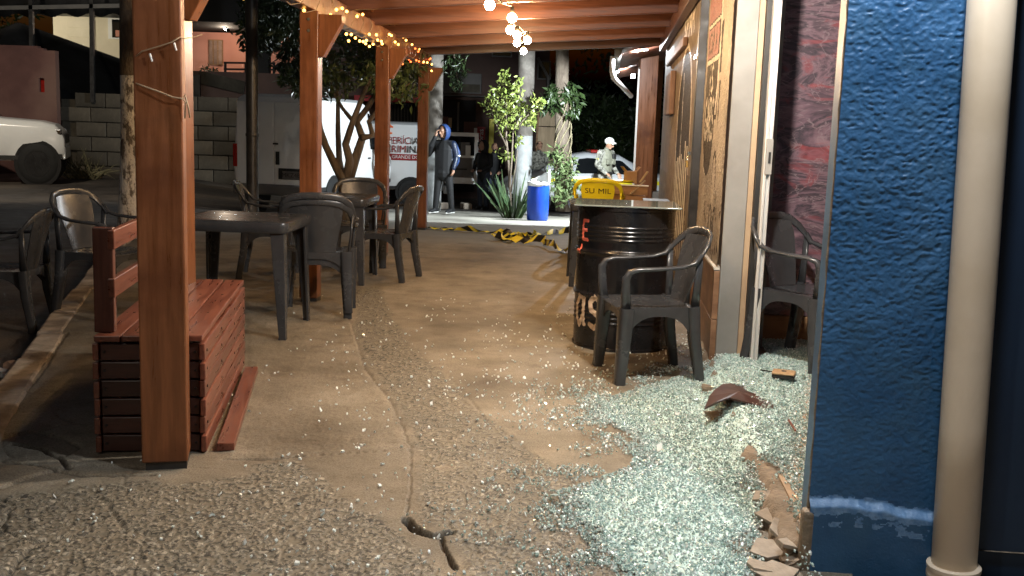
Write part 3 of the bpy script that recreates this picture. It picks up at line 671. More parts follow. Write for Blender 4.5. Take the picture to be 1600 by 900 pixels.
q = MB(); q.bar(W3(3.5, -.05, 2.46), W3(13.3, -.05, 2.46), .07, .16); q.build('ledger', 'raft', pg, bevel=.005)
for d in (3.8, 5.0, 6.2, 7.4, 8.6, 9.8, 11.0, 12.2, 13.4):
    a_ = Vector((bx(d)-.12, d, 2.31+random.uniform(-.006, .006))); c_ = W3(d+.06, -.02, 2.54)
    k = [a_.lerp(c_, i/8)+Vector((0, 0, random.uniform(-.003, .003))) for i in range(9)]
    q = MB(); q.sweep(k, [(.032, .075)]*9, sec='box'); q.build('rafter', 'raft', pg, bevel=.005)
nb_ = 17
for i in range(nb_):
    f0 = i/nb_; f1_ = (i+1)/nb_-.006
    def at(f, d): a = Vector((bx(d)-.2, d, 2.392)); c = Vector(W3(d, .0, 2.63)); return a.lerp(c, f)
    q = MB(); vs = [at(f0, 3.4), at(f1_, 3.4), at(f1_, 13.7), at(f0, 13.7)]; up2 = Vector((0, 0, .022))
    q.add(vs+[v+up2 for v in vs], [(3, 2, 1, 0), (4, 5, 6, 7), (0, 1, 5, 4), (1, 2, 6, 5), (2, 3, 7, 6), (3, 0, 4, 7)]); q.build('roof_board', 'board', pg)

# hanging string of globe bulbs
sl = thing('string_lights', 'string of glowing warm globe bulbs hanging under the pergola rafters', 'string lights')
pts = []
for (x, y) in ((765, 8), (800, 28), (797, 47), (808, 55), (824, 63), (808, 67), (818, 80)):
    dd = .92*1600/(208-y+.034*(x-800)); pts.append(A(x, y, dd))
near = [Vector((-.14+.1*math.sin(i*2.3), y, 2.22+.03*math.sin(i*1.7))) for i, y in enumerate((3.7, 4.5, 5.2, 5.9, 6.6))]
allb = near+pts
for i, p in enumerate(allb):
    q = MB(); q.ball((0, 0, 0), .036, 14, 9); o = q.build('bulb', 'bulb', sl, smooth=True); o.location = p
    q = MB(); q.lathe([(.012, .032), (.016, .036), (.016, .075), (.006, .09)], n=10); q.build('bulb_socket', 'cable', o, smooth=True)
cb_ = []
for i, p in enumerate(allb):
    cb_.append(p+Vector((0, 0, .09)))
    if i+1 < len(allb):
        nx_ = allb[i+1]; mid = (p+nx_)/2; cb_.append(mid+Vector((.01, 0, .06)))
q = MB(); q.sweep(cb_, .005, n=5, up=None); q.build('cable', 'cable', sl, smooth=True)
for d in (2.6, 5.0, 7.4, 9.8, 12.2):
    pass
lampd = thing('door_lamp', 'bulkhead lamp fixed to the timber ledger above the smashed shop entrance', 'lamp', W3(4.5, -.1, 2.28), W_ANG)
q = MB(); q.box((.03, 0, 0), (.05, .16, .12)); q.box((.03, 0, .12), (.02, .02, .16)); q.build('lamp_base', 'iron', lampd, bevel=.005)
q = MB(); q.ball((-.03, 0, 0), (.05, .07, .05), 14, 8); q.build('lamp_glass', emis('lamp_glass_glow', (1, .88, .7), 6, False), lampd, smooth=True)
lo_ = lamp('door_lamp_light', 'POINT', W3(4.5, -.14, 2.195), LAMP_POWER['door'], (1, .92, .81), .035)

wlamp = thing('wall_lamp', 'cool white lamp mounted high on the blue end wall above the drainpipe', 'lamp', (1.05, 2.93, 2.75))
q = MB(); q.box((0, -.02, .06), (.16, .14, .04)); q.build('lamp_base', 'iron', wlamp, bevel=.01)
q = MB(); q.ball((0, -.05, .0), (.06, .05, .03), 14, 8); q.build('lamp_glass', 'led', wlamp, smooth=True)
lamp('wall_lamp_light', 'POINT', (1.05, 2.5, 2.68), LAMP_POWER['wall'], (.88, .94, 1), .05)
bl_ = thing('added_lamp', 'added unseen lamp on a steel pole behind the viewpoint, brightening drainpipe and foreground', 'added lamp', (-2.9, -1.4, 0))  # unseen lamp added behind the camera to light pipe and foreground
q = MB(); q.lathe([(.07, 0), (.05, 4.4)], n=12); q.build('pole', 'greyf', bl_, smooth=True)
q = MB(); q.box((0, .2, 4.42), (.2, .5, .08)); q.build('lamp_head', 'greyf', bl_, bevel=.02); q = MB(); q.box((0, .28, 4.376), (.15, .25, .01)); q.build('lamp_lens', 'led', bl_)
lamp('added_lamp_light', 'SPOT', (-2.9, -1.1, 4.34), LAMP_POWER['back'], (1, .87, .72), .08, target=(1.0, 2.9, .5), spot=58)
# fairy lights along the left beam
fl_ = thing('fairy_lights', 'tiny amber fairy lights wound along the timber beam beside the tree', 'fairy lights')
wire = []; rr_ = random.Random(4)
for i in range(150):
    d = 5.2+8.3*(i/150); a = i*.9
    wire.append(Vector((bx(d)+.075*math.cos(a)+.02, d, 2.19+.1*math.sin(a)+rr_.uniform(-.01, .01))))
q = MB(); q.sweep(wire, .003, n=4, up=None); q.build('light_wire', 'wire', fl_)
q = MB(); q.ball((0, 0, 0), .0125, 6, 4); me0 = q.mesh('fairy_bulb', 'fairy', True)
q = MB(); q.ball((0, 0, 0), .011, 6, 4); me1 = q.mesh('fairy_bulb', 'fairy_r', True)
for i in range(0, 150):
    d = wire[i].y
    if d < 7.7 and i % 4: continue
    if rr_.random() < .3: continue
    o = bpy.data.objects.new('fairy_bulb', me1 if d > 11.6 and rr_.random() < .75 else me0); COL.objects.link(o); o.parent = fl_
    o.location = wire[i]+Vector((rr_.uniform(-.01, .06), 0, rr_.uniform(-.1, .03)))
# thin garland round the two nearest posts, unlit
ga = thing('light_garland', 'unlit thin light garland looped around the nearest timber posts', 'light garland')
def gl(pxs, Y, rad=.0025):
    q = MB(); q.sweep([A(x, y, yy) for (x, y), yy in zip(pxs, Y)], rad, n=5, up=None); q.build('garland_wire', 'wire', ga, smooth=True)
gl([(208, 92), (222, 80), (246, 73), (268, 66), (281, 58), (290, 60), (302, 58), (316, 54)], [3.7, 3.682, 3.688, 3.694, 3.7, 3.75, 5.1, 5.12])
gl([(208, 128), (222, 134), (248, 143), (270, 152), (285, 154), (289, 148), (294, 166), (297, 184)], [3.7, 3.682, 3.688, 3.695, 3.705, 3.715, 3.72, 3.72], .0032)
gl([(285, 154), (290, 160), (289, 185)], [3.705, 3.715, 3.72], .003)
for (x, y) in ((234, 84), (272, 67)):
    q = MB(); p = A(x, y, 3.685); q.sweep([p, p+Vector((.008, 0, -.026))], [(.004, .004), (.003, .003)], n=6); q.build('garland_bulb', 'white_t', ga)

# ================================================================ neighbouring porch beyond the shop
po = thing('neighbour_porch', 'timber porch with corrugated eaves and bright flood lamp beyond the shop', 'porch')
for (x, y, w) in ((2.12, 17.2, .3), (2.42, 18.8, .3), (2.28, 15.6, .16)):
    q = MB(); q.box((x, y, 1.1), (w, .28, 3.4)); q.build('post', 'post', po, bevel=.01)
q = MB(); q.box((2.3, 17.4, -.05), (.9, .5, .9)); q.build('low_wall', 'column', po, bevel=.01)
for i in range(20):
    s_0 = 14.3+i*.36
    q = MB(); q.grid(lambda u, v: W3(s_0+v*.35, -.56+u*.9, 2.5+u*.2+.06*math.sin(v*math.pi)), 4, 6, .02); q.build('roof_tile', 'raft', po, smooth=True)
q = MB(); q.sweep([W3(14.2, -.6, 2.49), W3(17, -.6, 2.49), W3(21.5, -.6, 2.49)], (.055, .05), n=10); q.build('gutter', 'column', po, smooth=True)
q = MB(); q.sweep([A(957, 88, 15.4), A(956, 112, 15.4), A(959, 122, 15.5), A(972, 135, 16.3), A(986, 150, 17.0)], .04, n=10, up=None); q.build('gutter_spout', 'white_t', po, smooth=True)
q = MB(); q.bar((1.95, 17.03, -.3), (1.95, 17.03, 2.4), .03, .03); q.build('edge_highlight', 'white_t', po)  # white strip stands in for lamplight along the post edge
for (px, py, Y, nm) in ((987, 119, 18.75, 'white flood lamp on the near corner of the porch post'), (1006, 75, 15.4, 'small white lamp tucked under the porch eaves')):
    p = A(px, py, Y); fl2 = thing('flood_lamp', nm, 'lamp', p, 0, 'porch lamps')
    q = MB(); q.box((.03, .0, 0), (.05, .12, .09)); q.build('lamp_housing', 'iron', fl2, bevel=.006)
    q = MB(); q.box((0, -.01, 0), (.014, .1, .075)); q.box((.028, -.066, 0), (.04, .008, .07)); q.build('lamp_lens', 'led', fl2)
pF = A(987, 119, 18.75)
lamp('flood_lamp_light', 'SPOT', pF+Vector((-.05, -.05, 0)), LAMP_POWER['flood'], (.86, .95, 1), .06, target=(-3.0, 21.5, -.2), spot=168)
lamp('eaves_lamp_light', 'POINT', A(1006, 75, 15.4)+Vector((-.1, -.1, -.06)), LAMP_POWER['flood2'], (.9, .96, 1), .04)
# ================================================================ FURNITURE
def make_chair(label, matname='plastic', name='plastic_chair'):
    t = thing(name, label, 'chair')
    q = MB()
    def seatf(u, v):
        x = (u-.5)*2; y = -.225+.43*v; w = .238-.012*v
        z = .425-.014*math.exp(-((v-.55)/.35)**2)*(1-x*x)-.03*max(0, .14-v)**1.0/.14*.6
        return (x*w, y, z)
    q.grid(seatf, 12, 12, .008)
    def apron(a, b, zt, depth, th):
        a = Vector(a); b = Vector(b); n_ = 12; d = (b-a).normalized(); s_ = Vector((-d.y, d.x, 0))*th/2
        top = [a.lerp(b, i/n_)+Vector((0, 0, zt)) for i in range(n_+1)]
        bot = [a.lerp(b, i/n_)+Vector((0, 0, zt-(.045+depth*abs(2*i/n_-1)**3.0))) for i in range(n_+1)]
        vs = [p+s_ for p in top]+[p+s_ for p in bot]+[p-s_ for p in top]+[p-s_ for p in bot]; m1 = n_+1
        fs = []
        for i in range(n_):
            fs += [(i, i+1, m1+i+1, m1+i), (2*m1+i+1, 2*m1+i, 3*m1+i, 3*m1+i+1), (i+1, i, 2*m1+i, 2*m1+i+1), (m1+i, m1+i+1, 3*m1+i+1, 3*m1+i)]
        q.add(vs, fs)
    apron((-.232, -.215, 0), (.232, -.215, 0), .41, .12, .01); apron((-.222, .2, 0), (.222, .2, 0), .42, .12, .01)
    apron((-.235, -.21, 0), (-.224, .2, 0), .42, .14, .01); apron((.235, -.21, 0), (.224, .2, 0), .42, .14, .01)
    q.build('seat', matname, t, auto=50)
    q = MB()
    def backf(u, v):
        x = (u-.5)*2; w = .125+.075*v-.03*max(0, v-.8)/.2; z = .425+.38*v-.012*x*x*v
        return (x*w, .2+.075*v+.02*v*v-.03*x*x, z)
    q.grid(backf, 10, 12, .007); q.build('backrest', matname, t, smooth=True, auto=60)
    top = [(.258, .165, .66), (.256, .205, .71), (.235, .25, .765), (.18, .285, .808), (.1, .302, .824), (0, .308, .828)]
    path = top+[(-x, y, z) for x, y, z in reversed(top[:-1])]
    q = MB(); q.sweep(path, [(.02, .011)]*2+[(.024, .011)]*7+[(.02, .011)]*2, n=10, up=(0, 1, .0), p=2.6); q.build('top_rail', matname, t, smooth=True)
    for sx in (-1, 1):
        q = MB(); arm = [(.24*sx, -.205, .40), (.252*sx, -.215, .5), (.26*sx, -.218, .585), (.263*sx, -.2, .622), (.265*sx, -.15, .637), (.266*sx, -.02, .642), (.265*sx, .09, .65), (.26*sx, .17, .672), (.256*sx, .207, .72)]
        q.sweep(arm, [(.03, .011), (.026, .012), (.024, .014), (.016, .022), (.012, .026), (.011, .027), (.011, .026), (.012, .02), (.014, .014)], n=10, up=(1, 0, 0), p=2.8); q.build('arm', matname, t, smooth=True)
        q = MB(); q.sweep([(.256*sx, .2, .7), (.243*sx, .198, .56), (.226*sx, .196, .415)], [(.018, .009), (.021, .009), (.028, .01)], n=8, up=(1, 0, 0), p=3); q.build('back_post', matname, t, smooth=True)
        q = MB(); q.sweep([(.226*sx, -.2, .42), (.232*sx, -.208, .25), (.238*sx, -.222, .03), (.239*sx, -.223, .0)], [(.052, .042), (.046, .037), (.035, .03), (.036, .031)], n=12, up=(0, 1, 0), p=4.5); q.build('leg', matname, t, smooth=True, auto=45)
        q = MB(); q.sweep([(.214*sx, .19, .43), (.22*sx, .205, .25), (.23*sx, .245, .03), (.231*sx, .247, .0)], [(.046, .034), (.04, .031), (.03, .027), (.031, .028)], n=12, up=(0, 1, 0), p=4.5); q.build('leg', matname, t, smooth=True, auto=45)
    return t
ch = make_chair('dark plastic chair beside the painted steel drum, glass crumbs around its feet')
ch.location = (.755, 5.56, 0); ch.rotation_euler = (0, 0, R(-80)); ch.scale = (.95, .95, .97); GC = 'dark plastic armchairs'; ch['group'] = GC
for (x, y, z, rz, lb) in (
    (-1.37, 7.14, 0, 187, 'dark plastic chair with its back to the camera beyond the nearer table'),
    (-1.365, 7.125, .042, 187.6, 'dark plastic chair stacked on top of another chair beyond the nearer table'),
    (-1.12, 8.95, 0, -104, 'dark plastic chair turned sideways at the far table beside the timber posts'),
    (-1.48, 9.75, 0, 8, 'dark plastic chair facing the camera from behind the far table'),
    (-2.12, 8.85, 0, 98, 'dark plastic chair with shiny back near the black iron pole'),
    (-2.82, 7.02, 0, 74, 'dark plastic chair with pale gleaming back behind the wooden bench'),
    (-3.42, 6.85, -.12, -84, 'dark plastic chair standing alone in the road by the kerb'),
    (1.64, 5.6, ZS, 42, 'dark plastic chair inside the smashed entrance before the wine marbled panel')):
    dup(ch, (x, y, z), R(rz), lb, GC)
def make_table(label):
    t = thing('plastic_table', label, 'table'); h = .36
    q = MB()
    pr = []
    def rr(hw, r, n_=4):
        out = []
        for cx, cy, a0 in ((hw-r, hw-r, 0), (-hw+r, hw-r, 90), (-hw+r, -hw+r, 180), (hw-r, -hw+r, 270)):
            for i in range(n_+1): a = R(a0+90*i/n_); out.append((cx+r*math.cos(a), cy+r*math.sin(a)))
        return out
    rings = [(h-.012, .655), (h-.004, .665), (h, .70), (h-.004, .718), (h-.02, .724), (h-.05, .724)]
    vs = []; k = 20
    for hw, z in rings: vs += [(x, y, z) for x, y in rr(hw, .05)]
    fs = []
    for i in range(len(rings)-1):
        for j in range(k): j2 = (j+1) % k; fs.append((i*k+j, i*k+j2, (i+1)*k+j2, (i+1)*k+j))
    fs.append(tuple(len(vs)-k+j for j in range(k))); fs.append(tuple(reversed(range(k))))
    q.add(vs, fs); q.build('table_top', 'plastic', t, auto=40)
    for sx in (-1, 1):
        for sy in (-1, 1):
            q = MB(); vs = []
            for (z, a, o_) in ((.69, .085, 0), (.35, .066, .012), (.02, .044, .024), (0, .048, .026)):
                cx = sx*(h-.03+o_*.6); cy = sy*(h-.03+o_*.6); th = .016
                for (u, v) in ((0, 0), (a, 0), (a, th), (th, th), (th, a), (0, a)): vs.append((cx-sx*u, cy-sy*v, z))
            fs = []
            for i in range(3):
                for j in range(6): j2 = (j+1) % 6; fs.append((i*6+j, i*6+j2, (i+1)*6+j2, (i+1)*6+j))
            fs += [(0, 1, 2, 3), (0, 3, 4, 5), (18, 19, 20, 21), (18, 21, 22, 23)]
            q.add(vs, fs); q.build('leg', 'plastic', t, fix=True, bevel=.003)
    return t
tb = make_table('dark plastic table next to the wooden bench, nearest of the tables'); tb.location = (-1.71, 6.48, 0); tb.rotation_euler = (0, 0, R(-1)); tb['group'] = 'dark plastic tables'
dup(tb, (-1.57, 8.8, 0), R(-2), 'dark plastic table between chairs next to the second free timber post', 'dark plastic tables')
dup(tb, (.84, 9.12, 0), R(-1), 'dark plastic table almost hidden behind the black steel drum', 'dark plastic tables')

# ---- slatted bench
bn = thing('slatted_bench', 'varnished red wooden slatted box bench with a low backrest behind the front post', 'bench', (-1.195, 3.93, 0), R(9))
def plank(nm, c, d, par=bn, m_='bench', bev=.004):
    q = MB(); q.box((0, 0, 0), d); o = q.build(nm, m_, par, bevel=bev); o.location = c
    o.rotation_euler = (random.uniform(-.004, .004), random.uniform(-.004, .004), random.uniform(-.003, .003)); return o
for i in range(6):
    z = .042+i*.0735
    plank('slat', (-.011, .745, z), (.022, 1.5+random.uniform(-.01, .01), .066)); plank('slat', (-.409, .745, z), (.022, 1.5, .066))
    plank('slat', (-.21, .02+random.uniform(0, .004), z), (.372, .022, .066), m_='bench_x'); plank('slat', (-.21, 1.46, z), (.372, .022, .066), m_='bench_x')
for i in range(4): plank('seat_slat', (-.055-i*.103, .745, .466), (.096, 1.515, .024))
for x in (-.04, -.38):
    for y in (.05, .5, 1.0, 1.43): plank('frame_leg', (x, y, .225), (.03, .03, .43), m_='bench_end')
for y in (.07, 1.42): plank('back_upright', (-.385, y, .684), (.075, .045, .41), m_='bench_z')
for z in (.845, .655): plank('back_rail', (-.352, .745, z), (.025, 1.42, .075))
q = MB()
for i in range(6):
    for xx_ in (-.38, -.21, -.04): q.sweep([(xx_, .0105, .042+i*.0735), (xx_, .0065, .042+i*.0735)], .006, n=6, up=(0, 0, 1))
    for yy_ in (.05, .5, 1.0, 1.43): q.sweep([(-.002, yy_, .042+i*.0735), (.0022, yy_, .042+i*.0735)], .006, n=6, up=(0, 0, 1))
for i in range(4):
    for yy_ in (.05, .5, 1.0, 1.43): q.sweep([(-.055-i*.103, yy_, .476), (-.055-i*.103, yy_, .4795)], .006, n=6, up=(0, 1, 0))
tag(q.build('screw', 'rim', bn), kind='stuff')
for y in (.32,):
    q = MB(); q.box((0, 0, 0), (.02, .006, .01)); o = q.build('staple', 'white_t', bn); o.location = (-.22, .006, .4)
a = (P(340, 706)+P(365, 706))/2; c = (P(386, 583)+P(400, 583))/2
lp = MB(); ln = (c-a).length; lp.box((0, 0, 0), (.068, ln, .032)); o = lp.build('loose_plank', 'bench', bevel=.003)
o.location = (a+c)/2+Vector((0, 0, .02)); o.rotation_euler = (0, 0, -math.atan2((c-a).x, (c-a).y)); tag(o, 'single loose red plank lying on the pavement along the bench', 'plank')

# ---- steel drum used as a table
BX, BY, BR = .7, 6.4, .307
dr = thing('steel_drum', 'black painted steel drum with hand brushed letters used as a table', 'drum', (BX, BY, 0))
def drum_r(z):
    r = BR-.006
    for zc in (.335, .6): r += .013*math.exp(-((z-zc)/.012)**2)
    for zc in (.68, .705, .73, .755, .17, .2, .23, .26): r += .005*math.exp(-((z-zc)/.007)**2)
    if z > .855 or z < .02: r += .007
    return r
zz = sorted(set([round(.004*i, 3) for i in range(0, 220)])); q = MB(); q.lathe([(drum_r(z), z) for z in zz]+[(BR-.02, .878), (BR-.03, .862)], n=72); q.build('drum_body', 'drum', dr, auto=60)
ang0 = math.atan2(-BY, -BX)   # towards the camera
def brush(par, pts, w, mname, nm, seed=0):
    """painted stroke on the drum: pts (arc length from camera-facing line in m, +right; z)"""
    q = MB(); P2 = []
    for (a, b) in zip(pts[:-1], pts[1:]):
        k = max(2, int(math.hypot(b[0]-a[0], b[1]-a[1])/.008))
        for i in range(k): P2.append((a[0]+(b[0]-a[0])*i/k, a[1]+(b[1]-a[1])*i/k))
    P2.append(pts[-1]); rg = random.Random(seed); vs = []; fs = []; nn = len(P2); cr = 5
    for i, (s, z) in enumerate(P2):
        dx = P2[min(i+1, nn-1)][0]-P2[max(i-1, 0)][0]; dz = P2[min(i+1, nn-1)][1]-P2[max(i-1, 0)][1]; ll = math.hypot(dx, dz) or 1
        ww = w*(.42+.12*rg.random())*(1 if 0 < i < nn-1 else .55)
        for j in range(cr):
            f = (j/(cr-1)-.5)*2*ww; ss = s-dz/ll*f; z2 = z+dx/ll*f; a = ang0+ss/BR; r = drum_r(z2)+.0012+.0012*(1-abs(j-2)/2)
            vs.append((r*math.cos(a), r*math.sin(a), z2))
    for i in range(nn-1):
        for j in range(cr-1): fs.append((i*cr+j, i*cr+j+1, (i+1)*cr+j+1, (i+1)*cr+j))
    q.add(vs, fs); return q.build(nm, mname, par, smooth=True, fix=True)
def word(txt, s0, z0, w, h, bw, mname, par):
    for i, ch_ in enumerate(txt):
        for k, st_ in enumerate(STK[ch_]):
            brush(par, [(s0+i*w*1.25+p[0]*w, z0+p[1]*h) for p in st_], bw, mname, 'painted_letter', i*7+k)
word('E', -.318, .672, .075, .115, .022, 'pink_brush', dr)
brush(dr, [(-.335, .59), (-.325, .64)], .022, 'pink_brush', 'painted_letter'); brush(dr, [(-.37, .6), (-.335, .585)], .03, 'pink_brush', 'painted_letter')
word('a', -.37, .135, .115, .27, .032, 'cream_brush', dr); word('s', -.235, .135, .115, .27, .034, 'cream_brush', dr)
gt = MB(); gt.box((0, 0, 0), (.64, .62, .01)); m, n, l, b = new_mat('greenish_table_glass'); b.inputs['Base Color'].default_value = (.45, .52, .49, 1); b.inputs['Roughness'].default_value = .04; b.inputs['Transmission Weight'].default_value = .55; b.inputs['IOR'].default_value = 1.5
o = gt.build('glass_table_top', m, bevel=.003); o.location = (BX, BY, .888); o.rotation_euler = (0, 0, W_ANG); tag(o, 'square glass plate resting on top of the black steel drum', 'glass top')

# ---- broken brown piece, leather case on the step
pp = [(1101, 634), (1108, 622), (1118, 612), (1130, 602), (1142, 598), (1156, 600), (1166, 602), (1160, 609), (1168, 615), (1180, 618), (1192, 625), (1221, 631), (1198, 637), (1170, 632), (1140, 626), (1118, 630)]
W_ = [P(x, y, .11) for x, y in pp]; cc = sum(W_, Vector())/len(W_)
q = MB(); vs = []
for layer, dz in ((0, 0), (1, -.009)):
    for w in W_:
        d = (w-cc); vs.append(Vector((w.x, w.y, .128-.7*d.x*d.x-.3*d.y*d.y+dz-.06*d.x)))
k = len(W_); top = cc.copy(); top.z = .13; vs += [top, top-Vector((0, 0, .009))]
fs = [(i, (i+1) % k, 2*k) for i in range(k)]+[(k+(i+1) % k, k+i, 2*k+1) for i in range(k)]+[(i, k+i, k+(i+1) % k, (i+1) % k) for i in range(k)]
q.add(vs, fs); o = q.build('broken_shard', 'shard', fix=True); tag(o, 'curved jagged brown shard lying on the glass over the step edge', 'shard')
wl = thing('leather_case', 'small tan leather case lying beside the chair leg in the entrance', 'case', P(1224, 592, ZS+.02), R(-20))
q = MB(); q.box((0, 0, .034), (.115, .1, .012)); q.build('case_lid', 'wallet', wl, bevel=.006)
q = MB(); q.box((0, .002, .018), (.11, .096, .022)); q.build('case_body', 'blk', wl, bevel=.004)
q = MB(); q.ball((0, 0, .041), (.014, .011, .003), 10, 5); q.build('snap', 'iron', wl, smooth=True)
sp = MB(); sp.bar(P(1188, 578, ZS+.03), P(1216, 582, ZS+.035), .006, .006); o = sp.build('dark_splinter', 'blk'); tag(o, 'thin dark splinter pointing at the small leather case', 'splinter')
sp = MB(); sp.bar(P(1232, 656, ZS+.03), P(1243, 673, ZS+.03), .007, .006); o = sp.build('dark_splinter', 'bench'); tag(o, 'short dark splinter lying on crumbled glass near the blue wall', 'splinter')

# ---- barrier tape on the ground
tp = thing('barrier_tape', 'yellow and black striped barrier tape fallen across the pavement', 'tape')
def tape(pts, w, z, seed, twist=.6):
    rg = random.Random(seed); P2 = []
    for a, c in zip(pts[:-1], pts[1:]):
        a = Vector(a); c = Vector(c); k = max(1, int((c-a).length/.045))
        for i in range(k): P2.append(a.lerp(c, i/k))
    P2.append(Vector(pts[-1])); q = MB(); vs = []; n_ = len(P2); an = 0; fs = []; mi = []
    for i, p in enumerate(P2):
        t = (P2[min(i+1, n_-1)]-P2[max(i-1, 0)]); t.z = 0; t.normalize(); s_ = Vector((-t.y, t.x, 0)); an += rg.uniform(-twist, twist); an *= .9
        dv = s_*math.cos(an)+Vector((0, 0, 1))*math.sin(an); lift = abs(math.sin(an))*w/2+.008+z*rg.random()
        for k, e in enumerate((-1, 0, 1)):
            vs.append(p+dv*(e*w/2)+t*(.035*e)+Vector((0, 0, lift)))
    for i in range(n_-1):
        for k in range(2): fs.append((i*3+k, i*3+k+1, (i+1)*3+k+1, (i+1)*3+k)); mi.append((i//2) % 2)
    q.add(vs, fs); q.m = mi; o = q.build('tape_strip', ['yel_tape', 'blk_tape'], tp); s2 = o.modifiers.new('s', 'SOLIDIFY'); s2.thickness = .002; return o
g = lambda x, y: P(x, y)
tape([g(660, 357), g(700, 361), g(745, 364), g(772, 366), g(800, 369), g(850, 368), g(895, 366)], .09, .015, 1)
for sd in range(4):
    rg = random.Random(50+sd); tape([g(rg.uniform(772, 838), rg.uniform(368, 379)) for _ in range(4)], .075, .03, 60+sd, .8)
tape([g(772, 375), g(800, 380), g(830, 383), g(848, 384), g(862, 391), g(885, 397), g(905, 400)], .085, .04, 3, 1)

# ---- yellow chair, crate and clutter beyond the drum
yc = make_chair('yellow plastic chair with black printed letters on its back beside the plank crate', 'yellow', 'yellow_chair')
yc.location = (.93, 11.4, 0); yc.rotation_euler = (0, 0, R(172))
cr = thing('plank_crate', 'brown plank crate standing behind the drum next to the yellow chair', 'crate', (1.19, 11.9, 0), R(-4))
for i in range(4):
    z = .38+i*.105; wd = .56+.035*i
    plank('board', (0, -.16, z), (wd, .02, .098), cr, 'crate'); plank('board', (0, .16, z), (wd, .02, .098), cr, 'crate')
    for sx in (-1, 1): plank('side_board', (sx*wd/2-.012*sx, 0, z), (.02, .3, .098), cr, 'crate')
plank('crate_base', (0, 0, .16), (.5, .3, .33), cr, 'crate')
plank('rim', (0, -.165, .755), (.68, .04, .014), cr, 'white_t')
yt = MB(); yt.lathe([(.0, .74), (.2, .745), (.21, .765), (.19, .775), (0, .78)], n=24); o = yt.build('yellow_tray', 'yellow', auto=40); o.location = (1.16, 11.95, .03); tag(o, 'round yellow plastic tray lying on top of the plank crate', 'tray')
bxm = thing('cardboard_box', 'small open cardboard box standing on the crate before the porch', 'box', (1.33, 11.95, .77), R(12))
q = MB(); q.box((0, 0, .07), (.12, .12, .14)); q.build('box_body', 'card', bxm)
q = MB(); q.box((-.085, 0, .165), (.07, .12, .004), Matrix.Rotation(R(50), 3, 'Y')); q.build('flap', 'card', bxm)
q = MB(); q.box((.085, 0, .165), (.07, .12, .004), Matrix.Rotation(R(-50), 3, 'Y')); q.build('flap', 'card', bxm)
for i, (a, c) in enumerate((((1000, 285), (1012, 268)), ((985, 303), (1008, 282)))):
    q = MB(); q.bar(A(*a, 11.7), A(*c, 11.75), .03, .012); o = q.build('wood_offcut', 'ply'); tag(o, ('pale wood offcut leaning steeply against the wall behind the crate', 'pale wood offcut sloping down to the front corner of the crate')[i], 'offcut')
gb = thing('low_grey_bench', 'low grey bench against the wall beyond the black drum', 'bench', (1.5, 10.75, 0), W_ANG)
plank('bench_top', (0, 0, .62), (.3, .9, .05), gb, 'greyf')
for sy in (-.38, .38): plank('bench_leg', (0, sy, .3), (.26, .05, .59), gb, 'wall_br')
# printed letters on the tipped yellow chair's back
def text_mb(txt, size, f, mi=0, ext=0.0):
    cu = bpy.data.curves.new('t', 'FONT'); cu.body = txt; cu.size = size; cu.align_x = 'CENTER'; cu.align_y = 'CENTER'; cu.resolution_u = 3; cu.extrude = ext
    ob = bpy.data.objects.new('t', cu); COL.objects.link(ob); bpy.context.view_layer.update()
    me = bpy.data.meshes.new_from_object(ob.evaluated_get(bpy.context.evaluated_depsgraph_get()))
    q = MB(); q.add([f(v.co) for v in me.vertices], [tuple(p.vertices) for p in me.polygons], mi)
    bpy.data.objects.remove(ob); bpy.data.curves.remove(cu); bpy.data.meshes.remove(me); return q
def backside(c): v = (c.y+.3)/.45; return Vector((-c.x, .2+.075*v+.02*v*v-.03*(c.x/.16)**2+.0125, .42+.38*v))
for txt, xx in (('SU', -.085), ('MIL', .075)):
    q = text_mb(txt, .095, lambda c, xx=xx: backside(Vector((c.x+xx, c.y+.04, 0)))); q.build('printed_letters', 'black_t', yc)
# ================================================================ PLANTS
def leaves(name, blobs, size, mname, parent, seed=1, aspect=.42, droop=.3, hollow=.35):
    rg = np.random.default_rng(seed); C = []
    for (c, r, k) in blobs:
        d = rg.normal(size=(k, 3)); d /= np.linalg.norm(d, axis=1)[:, None]+1e-9
        rad = (hollow+(1-hollow)*rg.random(k))**.6; C.append(np.array(c)+d*rad[:, None]*np.array(r))
    C = np.concatenate(C); k = len(C)
    ax = rg.normal(size=(k, 3)); ax[:, 2] -= droop; ax /= np.linalg.norm(ax, axis=1)[:, None]
    tmp = rg.normal(size=(k, 3)); sd = np.cross(ax, tmp); sd /= np.linalg.norm(sd, axis=1)[:, None]+1e-9; nn = np.cross(ax, sd)
    s = size*(.6+.8*rg.random(k))[:, None]
    V = np.stack([C, C+ax*s*.45+sd*s*aspect*.5+nn*s*.08, C+ax*s, C+ax*s*.45-sd*s*aspect*.5+nn*s*.08], 1).reshape(-1, 3)
    F = np.arange(k*4).reshape(-1, 4); o = bpy.data.objects.new(name, mesh_np(name, V, F, [mname], False)); COL.objects.link(o)
    if parent is not None: o.parent = parent
    return o
def limb(q, pts, r0, r1, n=8, wob=.0, seed=0):
    rg = random.Random(seed); k = len(pts)
    q.sweep([Vector(p)+Vector((rg.uniform(-wob, wob), rg.uniform(-wob, wob), 0)) for p in pts], [r0+(r1-r0)*i/(k-1) for i in range(k)], n=n, up=None)
tr = thing('street_tree', 'dark leafy tree with several pale forked stems behind the fairy lit beam', 'tree')
YT = 13.3
q = MB()
def tp_(pts, r0, r1, dy=0.0): limb(q, [A(x, y, YT+dy*i/(len(pts)-1)) for i, (x, y) in enumerate(pts)], r0, r1, 9, .012, len(pts)*7+int(r0*1000))
tp_([(541, 350), (541, 300), (538, 278)], .12, .09)
tp_([(540, 290), (524, 262), (508, 228), (500, 200), (498, 170)], .06, .03, -.5)
